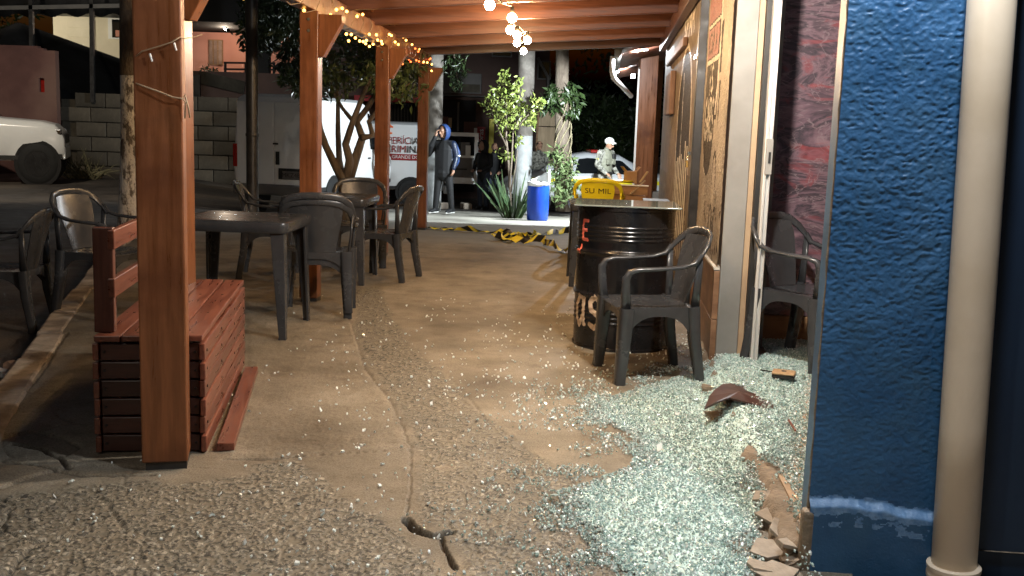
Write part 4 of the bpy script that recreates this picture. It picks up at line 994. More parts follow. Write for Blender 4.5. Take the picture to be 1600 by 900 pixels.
tp_([(538, 290), (531, 250), (529, 205), (527, 160), (524, 120)], .05, .018, .3)
tp_([(541, 290), (545, 250), (540, 225), (552, 190), (566, 150), (580, 120)], .065, .022, -.3)
tp_([(545, 285), (556, 245), (566, 215), (556, 190), (574, 170), (590, 140), (602, 105)], .065, .025, .3)
tp_([(566, 215), (582, 212), (577, 190), (596, 165), (618, 150), (648, 137)], .045, .012, .4)
tp_([(596, 165), (610, 130), (622, 112)], .03, .01, .2); tp_([(612, 154), (625, 142), (642, 128)], .02, .008, .2)
tp_([(552, 190), (535, 170), (520, 140), (515, 110)], .03, .01, .4)
q.build('trunk', 'bark', tr, smooth=True)
bl = []
rg = random.Random(3)
for i in range(46):
    x = rg.uniform(503, 652); y = rg.uniform(35, 132) if x < 590 else rg.uniform(82, 148)
    bl.append((A(x, y, YT+rg.uniform(-.7, .9)), (.22, .26, .16), 46))
leaves('crown', bl, .1, 'leaf_t', tr, 5)
bl = []
tr2 = thing('street_tree', 'dense dark tree crown hanging over the white van and iron pole', 'tree')
for i in range(60):
    x = rg.uniform(395, 505); y = rg.uniform(-10, 75) if x < 450 else rg.uniform(-10, 140)
    bl.append((A(x, y, 14.6+rg.uniform(-.8, 1.2)), (.3, .3, .22), 70))
leaves('crown', bl, .11, 'leaf', tr2, 9)
q = MB(); limb(q, [A(488, 300, 15.3), A(486, 200, 15.3), A(470, 100, 15.2), A(450, 40, 15)], .09, .04, 8); q.build('trunk', 'bark', tr2, smooth=True)

lt = thing('limewashed_tree', 'straight tree trunk with flaking white limewash behind the front post', 'tree')
q = MB(); pts = [A(200, 372, 11.2), A(201, 330, 11.2), A(202, 290, 11.2), A(203, 240, 11.2), A(203, 190, 11.2), A(202, 150, 11.2), A(201, 118, 11.2)]
q.sweep(pts, [.125, .112, .104, .1, .096, .092, .09], n=14, up=None); q.build('painted_trunk', 'lime', lt, smooth=True)
q = MB(); q.sweep([A(201, 117.5, 11.2), A(200, 60, 11.2), A(200, 0, 11.2), A(205, -120, 11.2)], [.091, .088, .085, .07], n=12, up=None); q.build('trunk', 'bark', lt, smooth=True)
bl = [(A(rg.uniform(90, 330), rg.uniform(-230, -120), 11.2+rg.uniform(-1, 1)), (.35, .35, .25), 60) for _ in range(26)]
leaves('crown', bl, .12, 'leaf', lt, 19)

sh = thing('shrub_tree', 'slender yellow green sapling in front of the white painted concrete pole', 'tree'); YS = 21.0
q = MB()
for pts, r0_, r1_ in (([(797, 322), (795, 270), (790, 215), (792, 170), (790, 130)], .035, .012), ([(796, 300), (800, 250), (803, 205), (815, 175)], .025, .01), ([(793, 230), (778, 200), (766, 170)], .02, .008), ([(803, 205), (825, 180), (840, 165)], .018, .007), ([(799, 300), (806, 260), (808, 235)], .02, .008)):
    limb(q, [A(x, y, YS) for x, y in pts], r0_, r1_, 7, .02, len(pts))
q.build('trunk', 'bark', sh, smooth=True)
bl = []
for (x, y, r, k) in ((788, 135, .2, 60), (778, 150, .2, 60), (795, 160, .28, 100), (770, 165, .2, 50), (762, 162, .14, 30), (810, 165, .2, 60), (822, 178, .22, 70), (838, 165, .2, 60), (845, 160, .12, 30), (800, 185, .28, 100), (785, 185, .2, 60), (775, 180, .16, 40), (788, 205, .15, 30), (807, 220, .15, 30), (785, 240, .15, 30), (797, 245, .12, 30), (805, 140, .16, 40), (830, 190, .12, 30), (786, 118, .12, 30), (806, 128, .14, 26)):
    bl.append((A(x, y, YS+rg.uniform(-.25, .25)), (r, r, r), k))
leaves('crown', bl, .1, 'leaf_y', sh, 6, .5)

sn = thing('sword_plant', 'clump of upright dark green sword leaves between the sapling and the blue drum', 'plant')
q = MB(); rg2 = random.Random(8); base = Vector((-.03, 20.3, SZ(0, 20.3)))
for i in range(70):
    a = rg2.uniform(0, 6.28); rr = rg2.uniform(.02, .2); ln = rg2.uniform(.45, 1.0); ti = rg2.uniform(.05, .75)
    b0 = base+Vector((rr*math.cos(a), rr*math.sin(a), 0)); dv = Vector((math.cos(a)*ti, math.sin(a)*ti, 1)).normalized()
    pts = [b0+dv*ln*t+Vector((math.cos(a), math.sin(a), 0))*.12*ti*t*t+Vector((0, 0, -.12*ti*t*t)) for t in (0, .35, .7, 1)]
    q.sweep(pts, [(.022, .004), (.03, .004), (.022, .003), (.003, .002)], n=4, up=(math.sin(a), -math.cos(a), .1))
q.build('leaves', 'leaf_s', sn)
vp = thing('vine_pole_plant', 'leafy climbing plant twined around a bare trunk behind the blue drum', 'plant'); YV = 22.3
q = MB(); limb(q, [A(880, 330, YV), A(879, 240, YV), A(877, 150, YV), A(880, 60, YV), A(881, -60, YV)], .17, .13, 12, .01, 3); q.build('trunk', 'bark', vp, smooth=True)
q = MB()
for k in range(9):
    a0 = k*.8; limb(q, [A(880, 315-13*i, YV)+Vector((.18*math.cos(a0+i*.5), .18*math.sin(a0+i*.5), 0)) for i in range(13)], .024, .012, 5, .02, k)
q.build('vine_stems', mat('pale_vine', (.2, .17, .1), (.3, .26, .16), rough=.8, scale=9), vp, smooth=True)
bl = [(A(x, y, YV-.1+rg.uniform(-.2, .2)), (r, r, r*.8), k) for x, y, r, k in ((860, 150, .2, 50), (868, 140, .2, 50), (852, 165, .18, 40), (892, 145, .2, 50), (898, 160, .18, 40), (885, 135, .2, 40), (893, 175, .12, 20), (870, 165, .15, 24))]
leaves('crown', bl, .2, 'leaf', vp, 12, .4, .9)
bl = [(A(x, y, YV-.3+rg.uniform(-.25, .15)), (.22, .22, .18), 46) for x, y in ((875, 255), (868, 270), (885, 270), (892, 285), (878, 290), (866, 292), (890, 302), (875, 310), (898, 296), (872, 240), (884, 250))]
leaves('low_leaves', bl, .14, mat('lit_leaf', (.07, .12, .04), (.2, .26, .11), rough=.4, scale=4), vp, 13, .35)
gp = thing('grass_clump', 'clump of pale drooping grass blades before the grey block wall', 'plant')
q = MB(); base = Vector((A(130, 250, 24.5).x, 24.5, -.13))
for i in range(90):
    a = rg2.uniform(0, 6.28); ln = rg2.uniform(.5, 1.1); ti = rg2.uniform(.2, 1.2); dv = Vector((math.cos(a)*ti, math.sin(a)*ti, 1)).normalized(); b0 = base+Vector((rg2.uniform(-.35, .35), rg2.uniform(-.2, .2), 0))
    q.sweep([b0+dv*ln*t+Vector((0, 0, -.5*ti*t*t*ln)) for t in (0, .35, .7, 1)], [(.015, .003), (.018, .003), (.012, .002), (.002, .001)], n=4, up=(math.sin(a), -math.cos(a), .1))
q.build('leaves', mat('dry_blade', (.1, .095, .05), (.2, .18, .1), rough=.7, scale=4), gp)
dk = thing('dark_tree', 'dark tree barely visible against the night sky beyond the porch', 'tree')
bl = [(A(rg.uniform(915, 985), rg.uniform(165, 235), 40+rg.uniform(-1, 1)), (.7, .7, .6), 90) for _ in range(26)]
leaves('crown', bl, .3, 'leaf', dk, 22); q = MB(); limb(q, [A(950, 262, 40), A(950, 200, 40)], .2, .1); q.build('trunk', 'bark', dk)
hg = thing('hanging_branch', 'drooping leafy branch hanging in front of the dark shop facade', 'plant')
bl = [(A(712+rg.uniform(-12, 12), 88+i*5, 22), (.14, .14, .14), 26) for i in range(10)]
leaves('foliage', bl, .12, 'leaf', hg, 23, .3, 1.2); q = MB(); limb(q, [A(705, 60, 22), A(712, 100, 22), A(716, 132, 22)], .02, .006, 5); q.build('twig', 'bark', hg)
# backdrop of dark trees behind the houses
for i, (x, y, Y, w, h, lb) in enumerate(((120, 5, 46, 9, 3, 'dark tree mass above the pale house and black canopy'), (400, 15, 44, 7, 3, 'dark tree mass above the pink balcony house'), (1000, 150, 52, 7, 5, 'dark tree mass far behind the porch gutter'))):
    t = thing('background_tree', lb, 'tree'); bl = []
    for k in range(40): c = A(x, y, Y)+Vector((rg.uniform(-w, w)*.6, rg.uniform(-1, 1), rg.uniform(-h, h)*.7)); bl.append((c, (1, 1, .8), 60))
    leaves('crown', bl, .35, 'leaf', t, 30+i); q = MB(); c = A(x, y, Y); limb(q, [(c.x, c.y, -1), (c.x, c.y, c.z)], .3, .15); q.build('trunk', 'bark', t)

# ================================================================ POLES
pl = thing('iron_pole', 'tall black iron pole next to the rear of the white van', 'pole', (A(394, 200, 12.2).x, 12.2, 0))
q = MB(); q.lathe([(.1, 0), (.1, .03), (.072, .05), (.07, 5.5)], n=16); q.build('shaft', 'iron', pl, auto=40)
q = MB(); q.lathe([(.076, 1.16), (.08, 1.18), (.076, 1.2)], n=16); q.build('band', 'iron', pl, auto=40)
def pole(lb, px, Y, r, ysplit, top=8.5, lean=0):
    X_ = A(px, 300, Y).x; zb = SZ(X_, Y)-.05; zs = A(px, ysplit, Y).z; t = thing('concrete_pole', lb, 'pole', (X_, Y, 0))
    q = MB(); q.lathe([(r*1.04, zb), (r*1.02, (zb+zs)/2), (r, zs)], n=18, caps=False); q.build('whitewash_band', 'limep', t, smooth=True)
    q = MB(); q.lathe([(r*.995, zs), (r*.8, top)], n=18); q.build('shaft', 'conc', t, smooth=True); return t
MT['limep'] = mat('whitewash', (.3, .315, .315), (.46, .48, .48), rough=.8, scale=6, bump=.4, c3=(.3, .3, .29), s3=4)
pole('concrete utility pole with whitewashed foot beside the man on the phone', 676, 23.2, .19, 226)
pole('concrete utility pole with whitewashed foot behind the yellow green sapling', 816, 23.0, .19, 212)

# ================================================================ VEHICLES
def lerp_station(S, x):
    for a, b_ in zip(S[:-1], S[1:]):
        if a[0] <= x <= b_[0]:
            t = (x-a[0])/(b_[0]-a[0]); return [p+(q_-p)*t for p, q_ in zip(a, b_)]
    return list(S[0] if x < S[0][0] else S[-1])
def car(name, label, cat, S, loc, rz, paint, wheels, wr, windows, front=None, rear=None, group=None, wf='rim'):
    t = thing(name, label, cat, loc, rz, group)
    xs_ = []
    for a, b_ in zip(S[:-1], S[1:]):
        k = max(1, int((b_[0]-a[0])/.18)); xs_ += [a[0]+(b_[0]-a[0])*i/k for i in range(k)]
    xs_.append(S[-1][0]); vs = []; secn = None
    for x in xs_:
        _, zb, zt, zr, wb, wt, wr_ = lerp_station(S, x)
        arch = zb
        half = [(wb*.92, zb), (wb, zb+.1), (wt*1.005, (zb+zt)/2+.05), (wt, zt-.03), (wt*.985, zt), ((wt+wr_)/2, (zt+zr)/2), (wr_, zr-.07*min(1, (zr-zt)*3)), (wr_*.86, zr-.01), (wr_*.4, zr+.015*min(1, (zr-zt)*3))]
        sec = [(x, -w, z) for w, z in half]+[(x, w, z) for w, z in reversed(half)]; secn = len(sec); vs += sec
    fs = []
    for i in range(len(xs_)-1):
        for j in range(secn): j2 = (j+1) % secn; fs.append((i*secn+j, i*secn+j2, (i+1)*secn+j2, (i+1)*secn+j))
    fs.append(tuple(reversed(range(secn)))); fs.append(tuple((len(xs_)-1)*secn+j for j in range(secn)))
    q = MB(); q.add(vs, fs); q.build('body', paint, t, fix=True, auto=32)
    def surf(x, f, side, off=.01):
        _, zb, zt, zr, wb, wt, wr_ = lerp_station(S, x)
        z1 = zr-.07*min(1, (zr-zt)*3); mid = ((wt+wr_)/2, (zt+zr)/2)
        if f < .5: w = wt*.985+(mid[0]-wt*.985)*f*2; z = zt+(mid[1]-zt)*f*2
        else: w = mid[0]+(wr_-mid[0])*(f-.5)*2; z = mid[1]+(z1-mid[1])*(f-.5)*2
        return Vector((x, side*(w+off), z))
    for side in (-1, 1):
        for poly in windows:
            q = MB(); n_ = 6; (xa, xb, xc, xd, f0, f1w) = poly   # bottom a-b, top d-c
            lo_v = [surf(xa+(xb-xa)*i/n_, f0, side) for i in range(n_+1)]; md = [surf((xa+xd)/2+((xb+xc)/2-(xa+xd)/2)*i/n_, (f0+f1w)/2, side) for i in range(n_+1)]; hi_v = [surf(xd+(xc-xd)*i/n_, f1w, side) for i in range(n_+1)]
            q.add(lo_v+md+hi_v, [(r*(n_+1)+i, r*(n_+1)+i+1, (r+1)*(n_+1)+i+1, (r+1)*(n_+1)+i) for r in range(2) for i in range(n_)])
            q.build('side_window', 'glass_dk', t, smooth=True, fix=True)
        for wx in wheels:
            wy = S[1][5]-.1; q = MB(); q.sweep([(wx, side*(wy-.08), wr), (wx, side*(wy+.104), wr)], wr*1.16, n=24, up=(0, 0, 1)); q.build('wheel_arch', 'dark', t)
            q = MB(); pr = [(wr*.55, -.1), (wr*.9, -.1), (wr, -.07), (wr, .07), (wr*.9, .1), (wr*.63, .1), (wr*.6, .03)]
            q.lathe([(r_, z_) for r_, z_ in pr], n=28, caps=True); w_ = q.build('wheel', 'tyre', t, auto=40); w_.location = (wx, side*(wy+.03), wr); w_.rotation_euler = (R(-90)*side, 0, 0)
            q = MB(); q.lathe([(.04, .085), (wr*.12, .11), (wr*.13, .09), (wr*.56, .07), (wr*.62, .104)], n=28)
            for k in range(6):
                a = k*math.pi/3; q.bar((wr*.1*math.cos(a), wr*.1*math.sin(a), .1), (wr*.58*math.cos(a), wr*.58*math.sin(a), .1), .05, .02)
            q.build('rim', wf, w_)
        # sill strip and door line
        q = MB(); q.sweep([Vector((x, side*(lerp_station(S, x)[4]+.004), lerp_station(S, x)[1]+.06)) for x in np.linspace(S[1][0], S[-2][0], 8)], (.012, .04), n=4, sec='box'); q.build('sill_trim', 'blk', t)
    for (xa, xb, k) in (front or [])+(rear or []):
        A_ = lerp_station(S, xa); B_ = lerp_station(S, xb); q = MB()
        pa_ = [Vector((xa, y*A_[6]*k, A_[3]+.012)) for y in (-1, -.4, .4, 1)]; pb_ = [Vector((xb, y*B_[6]*k, B_[3]+.02)) for y in (-1, -.4, .4, 1)]
        q.add(pa_+pb_, [(i, i+1, 5+i, 4+i) for i in range(3)]); q.build('windscreen', 'glass_dk', t, smooth=True, fix=True)
    return t, surf
# white pickup on the far side of the road
S = [(-2.6, .5, 1.08, 1.12, .86, .9, .84), (-2.55, .48, 1.1, 1.14, .9, .93, .86), (-.95, .45, 1.14, 1.18, .92, .94, .86), (-.85, .45, 1.14, 1.72, .92, .94, .74), (-.3, .45, 1.14, 1.78, .92, .94, .74), (.5, .45, 1.14, 1.76, .92, .94, .74), (1.2, .45, 1.16, 1.29, .92, .94, .84), (2.1, .46, 1.13, 1.24, .92, .93, .82), (2.38, .48, 1.08, 1.18, .91, .92, .8), (2.5, .5, 1.0, 1.06, .88, .89, .76), (2.55, .52, .9, .94, .84, .85, .72)]
wz = SZ(-12, 22)
pk_, sf = car('pickup_truck', 'white pickup truck cut by the picture edge before the reddish wall', 'pickup truck', S, (-12.45, 22.2, wz), R(20), 'white_paint', (-1.35, 2.02), .4, [(-.7, .25, .2, -.55, .08, .92), (.32, 1.15, .55, .3, .08, .92)], [(1.2, .55, .92)], None)
pk_.scale = (1, 1, 1.09)
for sd in (-1, 1):
    q = MB(); q.box((.95, sd*1.06, 1.2), (.1, .2, .16)); q.build('side_mirror', 'blk', pk_, bevel=.04)
    q = MB(); q.box((2.38, sd*.86, 1.03), (.26, .1, .12)); q.build('headlight', 'chrome', pk_, bevel=.03)
    q = MB(); q.box((.15, sd*.955, 1.0), (.16, .02, .03)); q.build('door_handle', 'blk', pk_)
    for xx in (.28, 1.2): q = MB(); q.box((xx, sd*.945, .8), (.012, .012, .62)); q.build('door_seam', 'blk', pk_)
q = MB(); q.box((2.52, 0, .62), (.1, 1.66, .26)); q.build('bumper', 'white_paint', pk_, bevel=.03)
q = MB(); q.box((2.55, 0, .9), (.03, 1.1, .2)); q.build('grille', 'blk', pk_, bevel=.02)
# white van seen from behind
S = [(-2.2, .42, 1.15, 2.1, .76, .78, .7), (-2.16, .4, 1.15, 2.16, .8, .82, .73), (.4, .4, 1.15, 2.18, .8, .82, .73), (.85, .4, 1.13, 2.1, .8, .82, .7), (1.6, .4, 1.1, 1.26, .8, .82, .66), (2.1, .42, 1.0, 1.06, .78, .8, .62), (2.25, .5, .8, .88, .66, .68, .5)]
vb = Vector((-4.43, 18.9, 0)); hd = Vector((.2, .98, 0)); ctr = vb+hd*2.2; vz = SZ(-4.4, 19)
vn_, sf = car('white_van', 'white van parked with its rear doors and plate towards the pavement', 'van', S, (ctr.x, ctr.y, vz), math.atan2(.98, .2), 'white_paint', (-1.35, 1.45), .33, [(.72, 1.45, .85, .72, .05, .85)], [(1.55, .9, .92)], None)
for sd in (-1, 1):
    q = MB(); q.box((-2.208, sd*.372, 1.26), (.02, .73, 1.56)); q.build('rear_door', 'white_paint', vn_, bevel=.012)
    q = MB(); q.box((-2.2, sd*.775, 1.05), (.05, .09, .42)); q.build('tail_light', 'red_lamp', vn_, bevel=.015)
    q = MB(); q.box((1.35, sd*.93, 1.2), (.12, .18, .22)); q.build('side_mirror', 'blk', vn_, bevel=.03)
    q = MB(); q.box((.6, sd*.823, 1.0), (.15, .02, .035)); q.build('door_handle', 'blk', vn_)
q = MB(); q.box((-2.226, -.07, 1.02), (.03, .07, .24)); q.build('rear_handle', 'blk', vn_, bevel=.008)
q = MB(); q.box((-2.225, -.03, 1.28), (.02, .1, .03)); q.build('door_catch', 'blk', vn_)
q = MB(); q.box((-2.23, 0, .44), (.16, 1.58, .2)); q.build('bumper', 'greyf', vn_, bevel=.04)
q = MB(); q.box((-2.226, -.4, .74), (.02, .62, .2)); q.build('plate_recess', 'blk', vn_, bevel=.004)
q = MB(); q.box((-2.24, -.4, .72), (.012, .46, .14)); pt_ = q.build('number_plate', 'greyf', vn_, bevel=.003)
q = text_mb('MKZ4B38', .115, lambda c: Vector((-2.248, -.4-c.x, .715+c.y))); q.build('plate_text', 'black_t', pt_)
# forensic van, side on, rear door swung open
S = [(-2.6, .42, 1.1, 2.1, .84, .9, .8), (-2.55, .4, 1.1, 2.16, .9, .95, .84), (1.1, .4, 1.1, 2.18, .9, .95, .84), (1.4, .4, 1.08, 2.08, .9, .95, .8), (2.1, .4, 1.05, 1.25, .9, .94, .74), (2.6, .5, .85, .92, .74, .76, .55)]
fz = SZ(-3, 27); FY = 27.0
fv, sf = car('forensic_van', 'white forensic van with red and black lettering and its rear door open', 'van', S, (-1.9-2.6, FY+.95, fz), R(180), 'white_paint', (-1.75, 1.7), .35, [(.55, 1.5, 1.2, .55, .05, .9)], [(2.05, 1.45, .92)], None)
def side_txt(txt, size, X_, z, nm, mname, sx=1.0): # onto the side that faces the camera (local +y)
    q = text_mb(txt, size, lambda c: Vector((-(X_-fv.location.x)-c.x*sx, .965, z-fz+c.y))); q.build(nm, mname, fv, fix=True)
zq = lambda y: 1.3+(202.5-y)*27/1600
side_txt('PERÍC', .25, -3.07, zq(220), 'side_lettering', 'red_t', .95); side_txt('IA', .25, -2.655, zq(220), 'side_lettering', 'black_t', .95)
side_txt('CRIM', .26, -3.16, zq(233.2), 'side_lettering', 'red_t', .95); side_txt('INAL', .26, -2.6, zq(233.2), 'side_lettering', 'black_t', .95)
q = MB(); q.box((-(-2.9-fv.location.x), .957, zq(245)-fz), (1.25, .01, .16)); q.build('side_band', 'red_t', fv)
side_txt('RIO GRANDE DO SUL', .125, -2.9, zq(245), 'band_lettering', 'white_t', .98)
for (a, c) in (((600, 195), (614, 199)), ((602, 211), (613, 208))):
    q = MB(); a = A(*a, FY-.02); c = A(*c, FY-.02); f = lambda p: Vector((-(p.x-fv.location.x), .972, p.z-fz)); q.sweep([f(a), f((a+c)/2+Vector((0, 0, .03))), f(c)], [(.03, .008), (.05, .008), (.02, .008)], n=6, up=(0, 1, 0)); q.build('red_reflection_mark', mat('orange_red_reflection', (.8, .12, .03), (.9, .2, .05), rough=.3, scale=5), fv)  # reflection of red vehicle lights painted on as orange-red strokes
q = MB(); q.box((-2.68, 0, .44), (.16, 1.8, .22)); q.build('rear_bumper', 'white_paint', fv, bevel=.04)
q = MB(); q.box((-2.585, 0, 1.25), (.04, 1.55, 1.4)); q.build('load_space', 'dark', fv)
# open door: panel in the plane of the side, reaching back from the rear corner
do = Vector((-2.62, .93, 0)); q = MB()
def dbox(x0, x1, z0, z1, y0=.0, y1=.05, m_='white_paint', nm='door_frame', par=None): q = MB(); q.box((do.x-(x0+x1)/2, do.y+(y0+y1)/2, (z0+z1)/2), (x1-x0, abs(y1-y0), z1-z0)); return q.build(nm, m_, par or fv, bevel=.008)
rd = dbox(.02, .88, .62, 1.95, nm='rear_door'); dbox(.1, .78, .78, 1.3, .048, .058, 'greyf', 'door_card', rd); dbox(.1, .78, 1.36, 1.85, .048, .058, 'glass_dk', 'door_window', rd)
dbox(.3, .6, .98, 1.02, .058, .085, 'blk', 'grab_handle', rd); dbox(.42, .66, 1.36, 1.7, .058, .062, 'greyf', 'window_view', rd); dbox(.55, .68, 1.32, 1.62, .06, .07, 'white_t', 'hanging_cloth', rd)
for z_ in (.9, 1.6): dbox(.86, .9, z_, z_+.12, .0, .07, 'blk', 'door_latch', rd)
# light patrol car behind the plants
S = [(-2.15, .45, .8, .86, .74, .76, .6), (-2.0, .35, .92, .98, .82, .84, .66), (-1.45, .32, .95, 1.06, .84, .86, .66), (-.7, .32, .96, 1.44, .84, .86, .62), (.1, .32, .95, 1.48, .84, .86, .62), (.65, .32, .94, 1.38, .84, .86, .6), (1.3, .32, .92, 1.0, .84, .86, .66), (1.95, .38, .78, .84, .8, .82, .62), (2.12, .48, .62, .68, .66, .68, .5)]
pz = SZ(2, 25)
pc_, sf = car('patrol_car', 'silver white car with a yellow stripe and dark windows behind the blue drum', 'car', S, (1.75, 25.2, pz), R(183), mat('silver_paint', (.5, .52, .54), (.58, .6, .62), rough=.25, scale=2), (-1.3, 1.3), .31, [(-1.15, -.35, -.35, -.75, .1, .86), (-.28, .4, .3, -.28, .1, .88), (.46, 1.1, .62, .4, .1, .86)], [(1.25, .7, .9)], [(-1.4, -.75, .9)], None, 'chrome')
for sd in (-1, 1):
    q = MB(); q.sweep([Vector((x, sd*.868, .82)) for x in np.linspace(-1.9, 1.8, 8)], (.006, .045), sec='box'); q.build('side_stripe', 'yellow', pc_)
    q = MB(); q.box((1.05, sd*.95, .98), (.1, .16, .11)); q.build('side_mirror', 'blk', pc_, bevel=.03)
q = MB(); q.box((-.1, 0, 1.52), (.2, 1.0, .07)); q.build('light_bar', 'red_lamp', pc_, bevel=.02)

# ================================================================ PEOPLE
def body(name, label, prims, mats_, loc, rz, vox=.0095):
    """prims: (path, radii, tag, n, up); fused into one continuous skin, materials by nearest source limb"""
    q = MB(); kd_pts = []
    for path, rad, tg in prims:
        path = [Vector(p) for p in path]
        rad = [(r_, r_) if not isinstance(r_, tuple) else r_ for r_ in rad]
        q.sweep(path, rad, n=12, up=None if abs((path[-1]-path[0]).normalized().y) > .8 else (0, 1, 0))
        for p, r_ in ((path[0], rad[0]), (path[-1], rad[-1])): q.ball(p, (min(r_), min(r_), min(r_)) if False else ((r_[0]+r_[1])/2*.96,)*3, 10, 6)
        for a, b_, ra, rb in zip(path[:-1], path[1:], rad[:-1], rad[1:]):
            k = max(2, int((b_-a).length/.015))
            for i in range(k+1): t = i/k; kd_pts.append((a.lerp(b_, t), tg, (ra[0]+ra[1])/2*(1-t)+(rb[0]+rb[1])/2*t))
    o = q.build('tmp', 'dark'); rm = o.modifiers.new('r', 'REMESH'); rm.mode = 'VOXEL'; rm.voxel_size = vox; s_ = o.modifiers.new('s', 'SMOOTH'); s_.factor = .5; s_.iterations = 3
    bpy.context.view_layer.update(); me = bpy.data.meshes.new_from_object(o.evaluated_get(bpy.context.evaluated_depsgraph_get())); bpy.data.objects.remove(o)
    PT = np.array([p[0] for p in kd_pts]); RD = np.array([p[2] for p in kd_pts]); TG = np.array([p[1] for p in kd_pts])
    C = np.zeros(len(me.polygons)*3, np.float32); me.polygons.foreach_get('center', C); C = C.reshape(-1, 3); idx = np.zeros(len(C), np.int32)
    for i in range(0, len(C), 2000):
        d = np.linalg.norm(C[i:i+2000, None]-PT[None], axis=2)-RD[None]; idx[i:i+2000] = TG[d.argmin(1)]
    me.materials.clear()
    for m_ in mats_: me.materials.append(MT[m_])
    me.polygons.foreach_set('material_index', idx); me.polygons.foreach_set('use_smooth', [True]*len(idx)); me.update(); me.name = name
    o = bpy.data.objects.new(name, me); COL.objects.link(o); o.location = loc; o.rotation_euler = (0, 0, rz); tag(o, label, 'person'); return o
def hand(w, dirv, palm_n, tg, curl=.5, flip=1):
    """palm + four unequal bent fingers + thumb"""
    w = Vector(w); d = Vector(dirv).normalized(); nrm = Vector(palm_n).normalized(); sd = d.cross(nrm).normalized()*flip; out = []
    out.append(([w, w+d*.045, w+d*.085], [(.022, .022), (.034, .022), (.036, .02)], tg))
    for i, ln in enumerate((.068, .078, .072, .056)):
        b0 = w+d*.085+sd*(.03-.02*i); p1 = b0+(d*math.cos(curl*.5)+nrm*math.sin(curl*.5))*ln*.45; p2 = p1+(d*math.cos(curl*1.4)+nrm*math.sin(curl*1.4))*ln*.33; p3 = p2+(d*math.cos(curl*2.2)+nrm*math.sin(curl*2.2))*ln*.25
        out.append(([b0-d*.01, p1, p2, p3], [.0105, .01, .0095, .008], tg))
    t0 = w+d*.03+sd*.03; t1 = t0+(d*.7+sd*.7+nrm*.2)*.038; t2 = t1+(d*.9+nrm*.5)*.034; out.append(([t0, t1, t2], [.013, .012, .009], tg)); return out
def head(c, fwd, tg, s=1.0):
    c = Vector(c); f = Vector(fwd).normalized(); up = Vector((0, 0, 1)); up = (up-f*up.dot(f)).normalized(); sd = f.cross(up); out = []
    out.append(([c-up*.035*s, c+up*.02*s, c+up*.055*s], [(.068*s, .082*s), (.076*s, .094*s), (.066*s, .08*s)], tg))
    out.append(([c+f*.02-up*.06*s, c+f*.052*s-up*.088*s], [(.05*s, .05*s), (.032*s, .03*s)], tg))      # jaw, chin
    out.append(([c+f*.09*s+up*.012, c+f*.108*s-up*.022*s], [.009*s, .0145*s], tg))                      # nose
    out.append(([c+f*.088*s-up*.05*s-sd*.02, c+f*.088*s-up*.05*s+sd*.02], [.009, .009], tg))            # mouth
    out.append(([c+f*.082*s+up*.03*s-sd*.045, c+f*.09*s+up*.032*s, c+f*.082*s+up*.03*s+sd*.045], [.012, .011, .012], tg))  # brow
    for k in (-1, 1): out.append(([c+sd*k*.076*s+up*.02, c+sd*k*.08*s-up*.025], [.012, .009], tg))
    return out
def leg(hip, knee, ank, toe_dir, tg_l, tg_s, tg_sole, loose=1.0):
    hip, knee, ank = Vector(hip), Vector(knee), Vector(ank); td = Vector(toe_dir).normalized()
    out = [([hip, hip.lerp(knee, .5), knee, knee.lerp(ank, .45), ank+Vector((0, 0, .02))], [.098*loose, .08*loose, .064*loose, .06*loose, .05*loose], tg_l)]
    a = Vector((ank.x, ank.y, 0)); out.append(([a-td*.07+Vector((0, 0, ank.z-.02)), a+td*.05+Vector((0, 0, ank.z-.025)), a+td*.17+Vector((0, 0, ank.z-.045))], [(.038, .04), (.043, .036), (.04, .024)], tg_s))
    out.append(([a-td*.075+Vector((0, 0, ank.z-.065)), a+td*.18+Vector((0, 0, ank.z-.07))], [(.04, .013), (.042, .013)], tg_sole)); return out
def hood(par, c, fwd, r, mname, open_=.62):
    c = Vector(c); f = Vector(fwd).normalized(); up = (Vector((0, 0, 1))-f*f.z).normalized(); sd = f.cross(up); q = MB(); n_ = 22; m_ = 9; vs = []
    for i in range(m_+1):
        a = math.pi-(math.pi-open_*1.35)*i/m_
        for j in range(n_):
            b_ = 2*math.pi*j/n_; lo = 1.25 if math.sin(b_) < -.3 else 1.0
            vs.append(c+f*(math.cos(a)*r*1.12)+(up*math.sin(b_)*lo*1.12+sd*math.cos(b_)*.9)*math.sin(a)*r)
    q.add(vs, [(i*n_+j, i*n_+(j+1) % n_, (i+1)*n_+(j+1) % n_, (i+1)*n_+j) for i in range(m_) for j in range(n_)])
    o = q.build('hood', mname, par, smooth=True); s_ = o.modifiers.new('s', 'SOLIDIFY'); s_.thickness = .012; return o
# --- man on the phone (faces -x / towards the left of the street)
g0 = P(692, 332, -.36); gx, gy = g0.x, g0.y; gz_ = SZ(gx, gy)+.03
pr = []
pr += leg((-.09, .0, .94), (-.12, -.04, .5), (-.15, -.05, .09), (-.25, -1, 0), 1, 3, 4, 1.12) + leg((.09, .0, .94), (.15, .0, .5), (.17, .05, .09), (-.2, -1, 0), 1, 3, 4, 1.12)
pr += [([(0, .01, .83), (0, .01, .9), (0, 0, 1.1), (0, 0, 1.3), (0, .01, 1.42), (0, .0, 1.5)], [(.205, .155), (.2, .155), (.2, .15), (.21, .15), (.17, .11), (.075, .07)], 0)]
pr += [([(-.18, 0, 1.42), (.18, 0, 1.42)], [.075, .075], 0), ([(0, 0, 1.46), (0, -.03, 1.58)], [.06, .055], 2)]
pr += [([(-.2, 0, 1.42), (-.31, -.06, 1.22), (-.315, -.07, 1.2)], [.072, .062, .06], 0), ([(-.315, -.07, 1.2), (-.2, -.2, 1.38), (-.12, -.19, 1.54)], [.06, .05, .042], 0)]
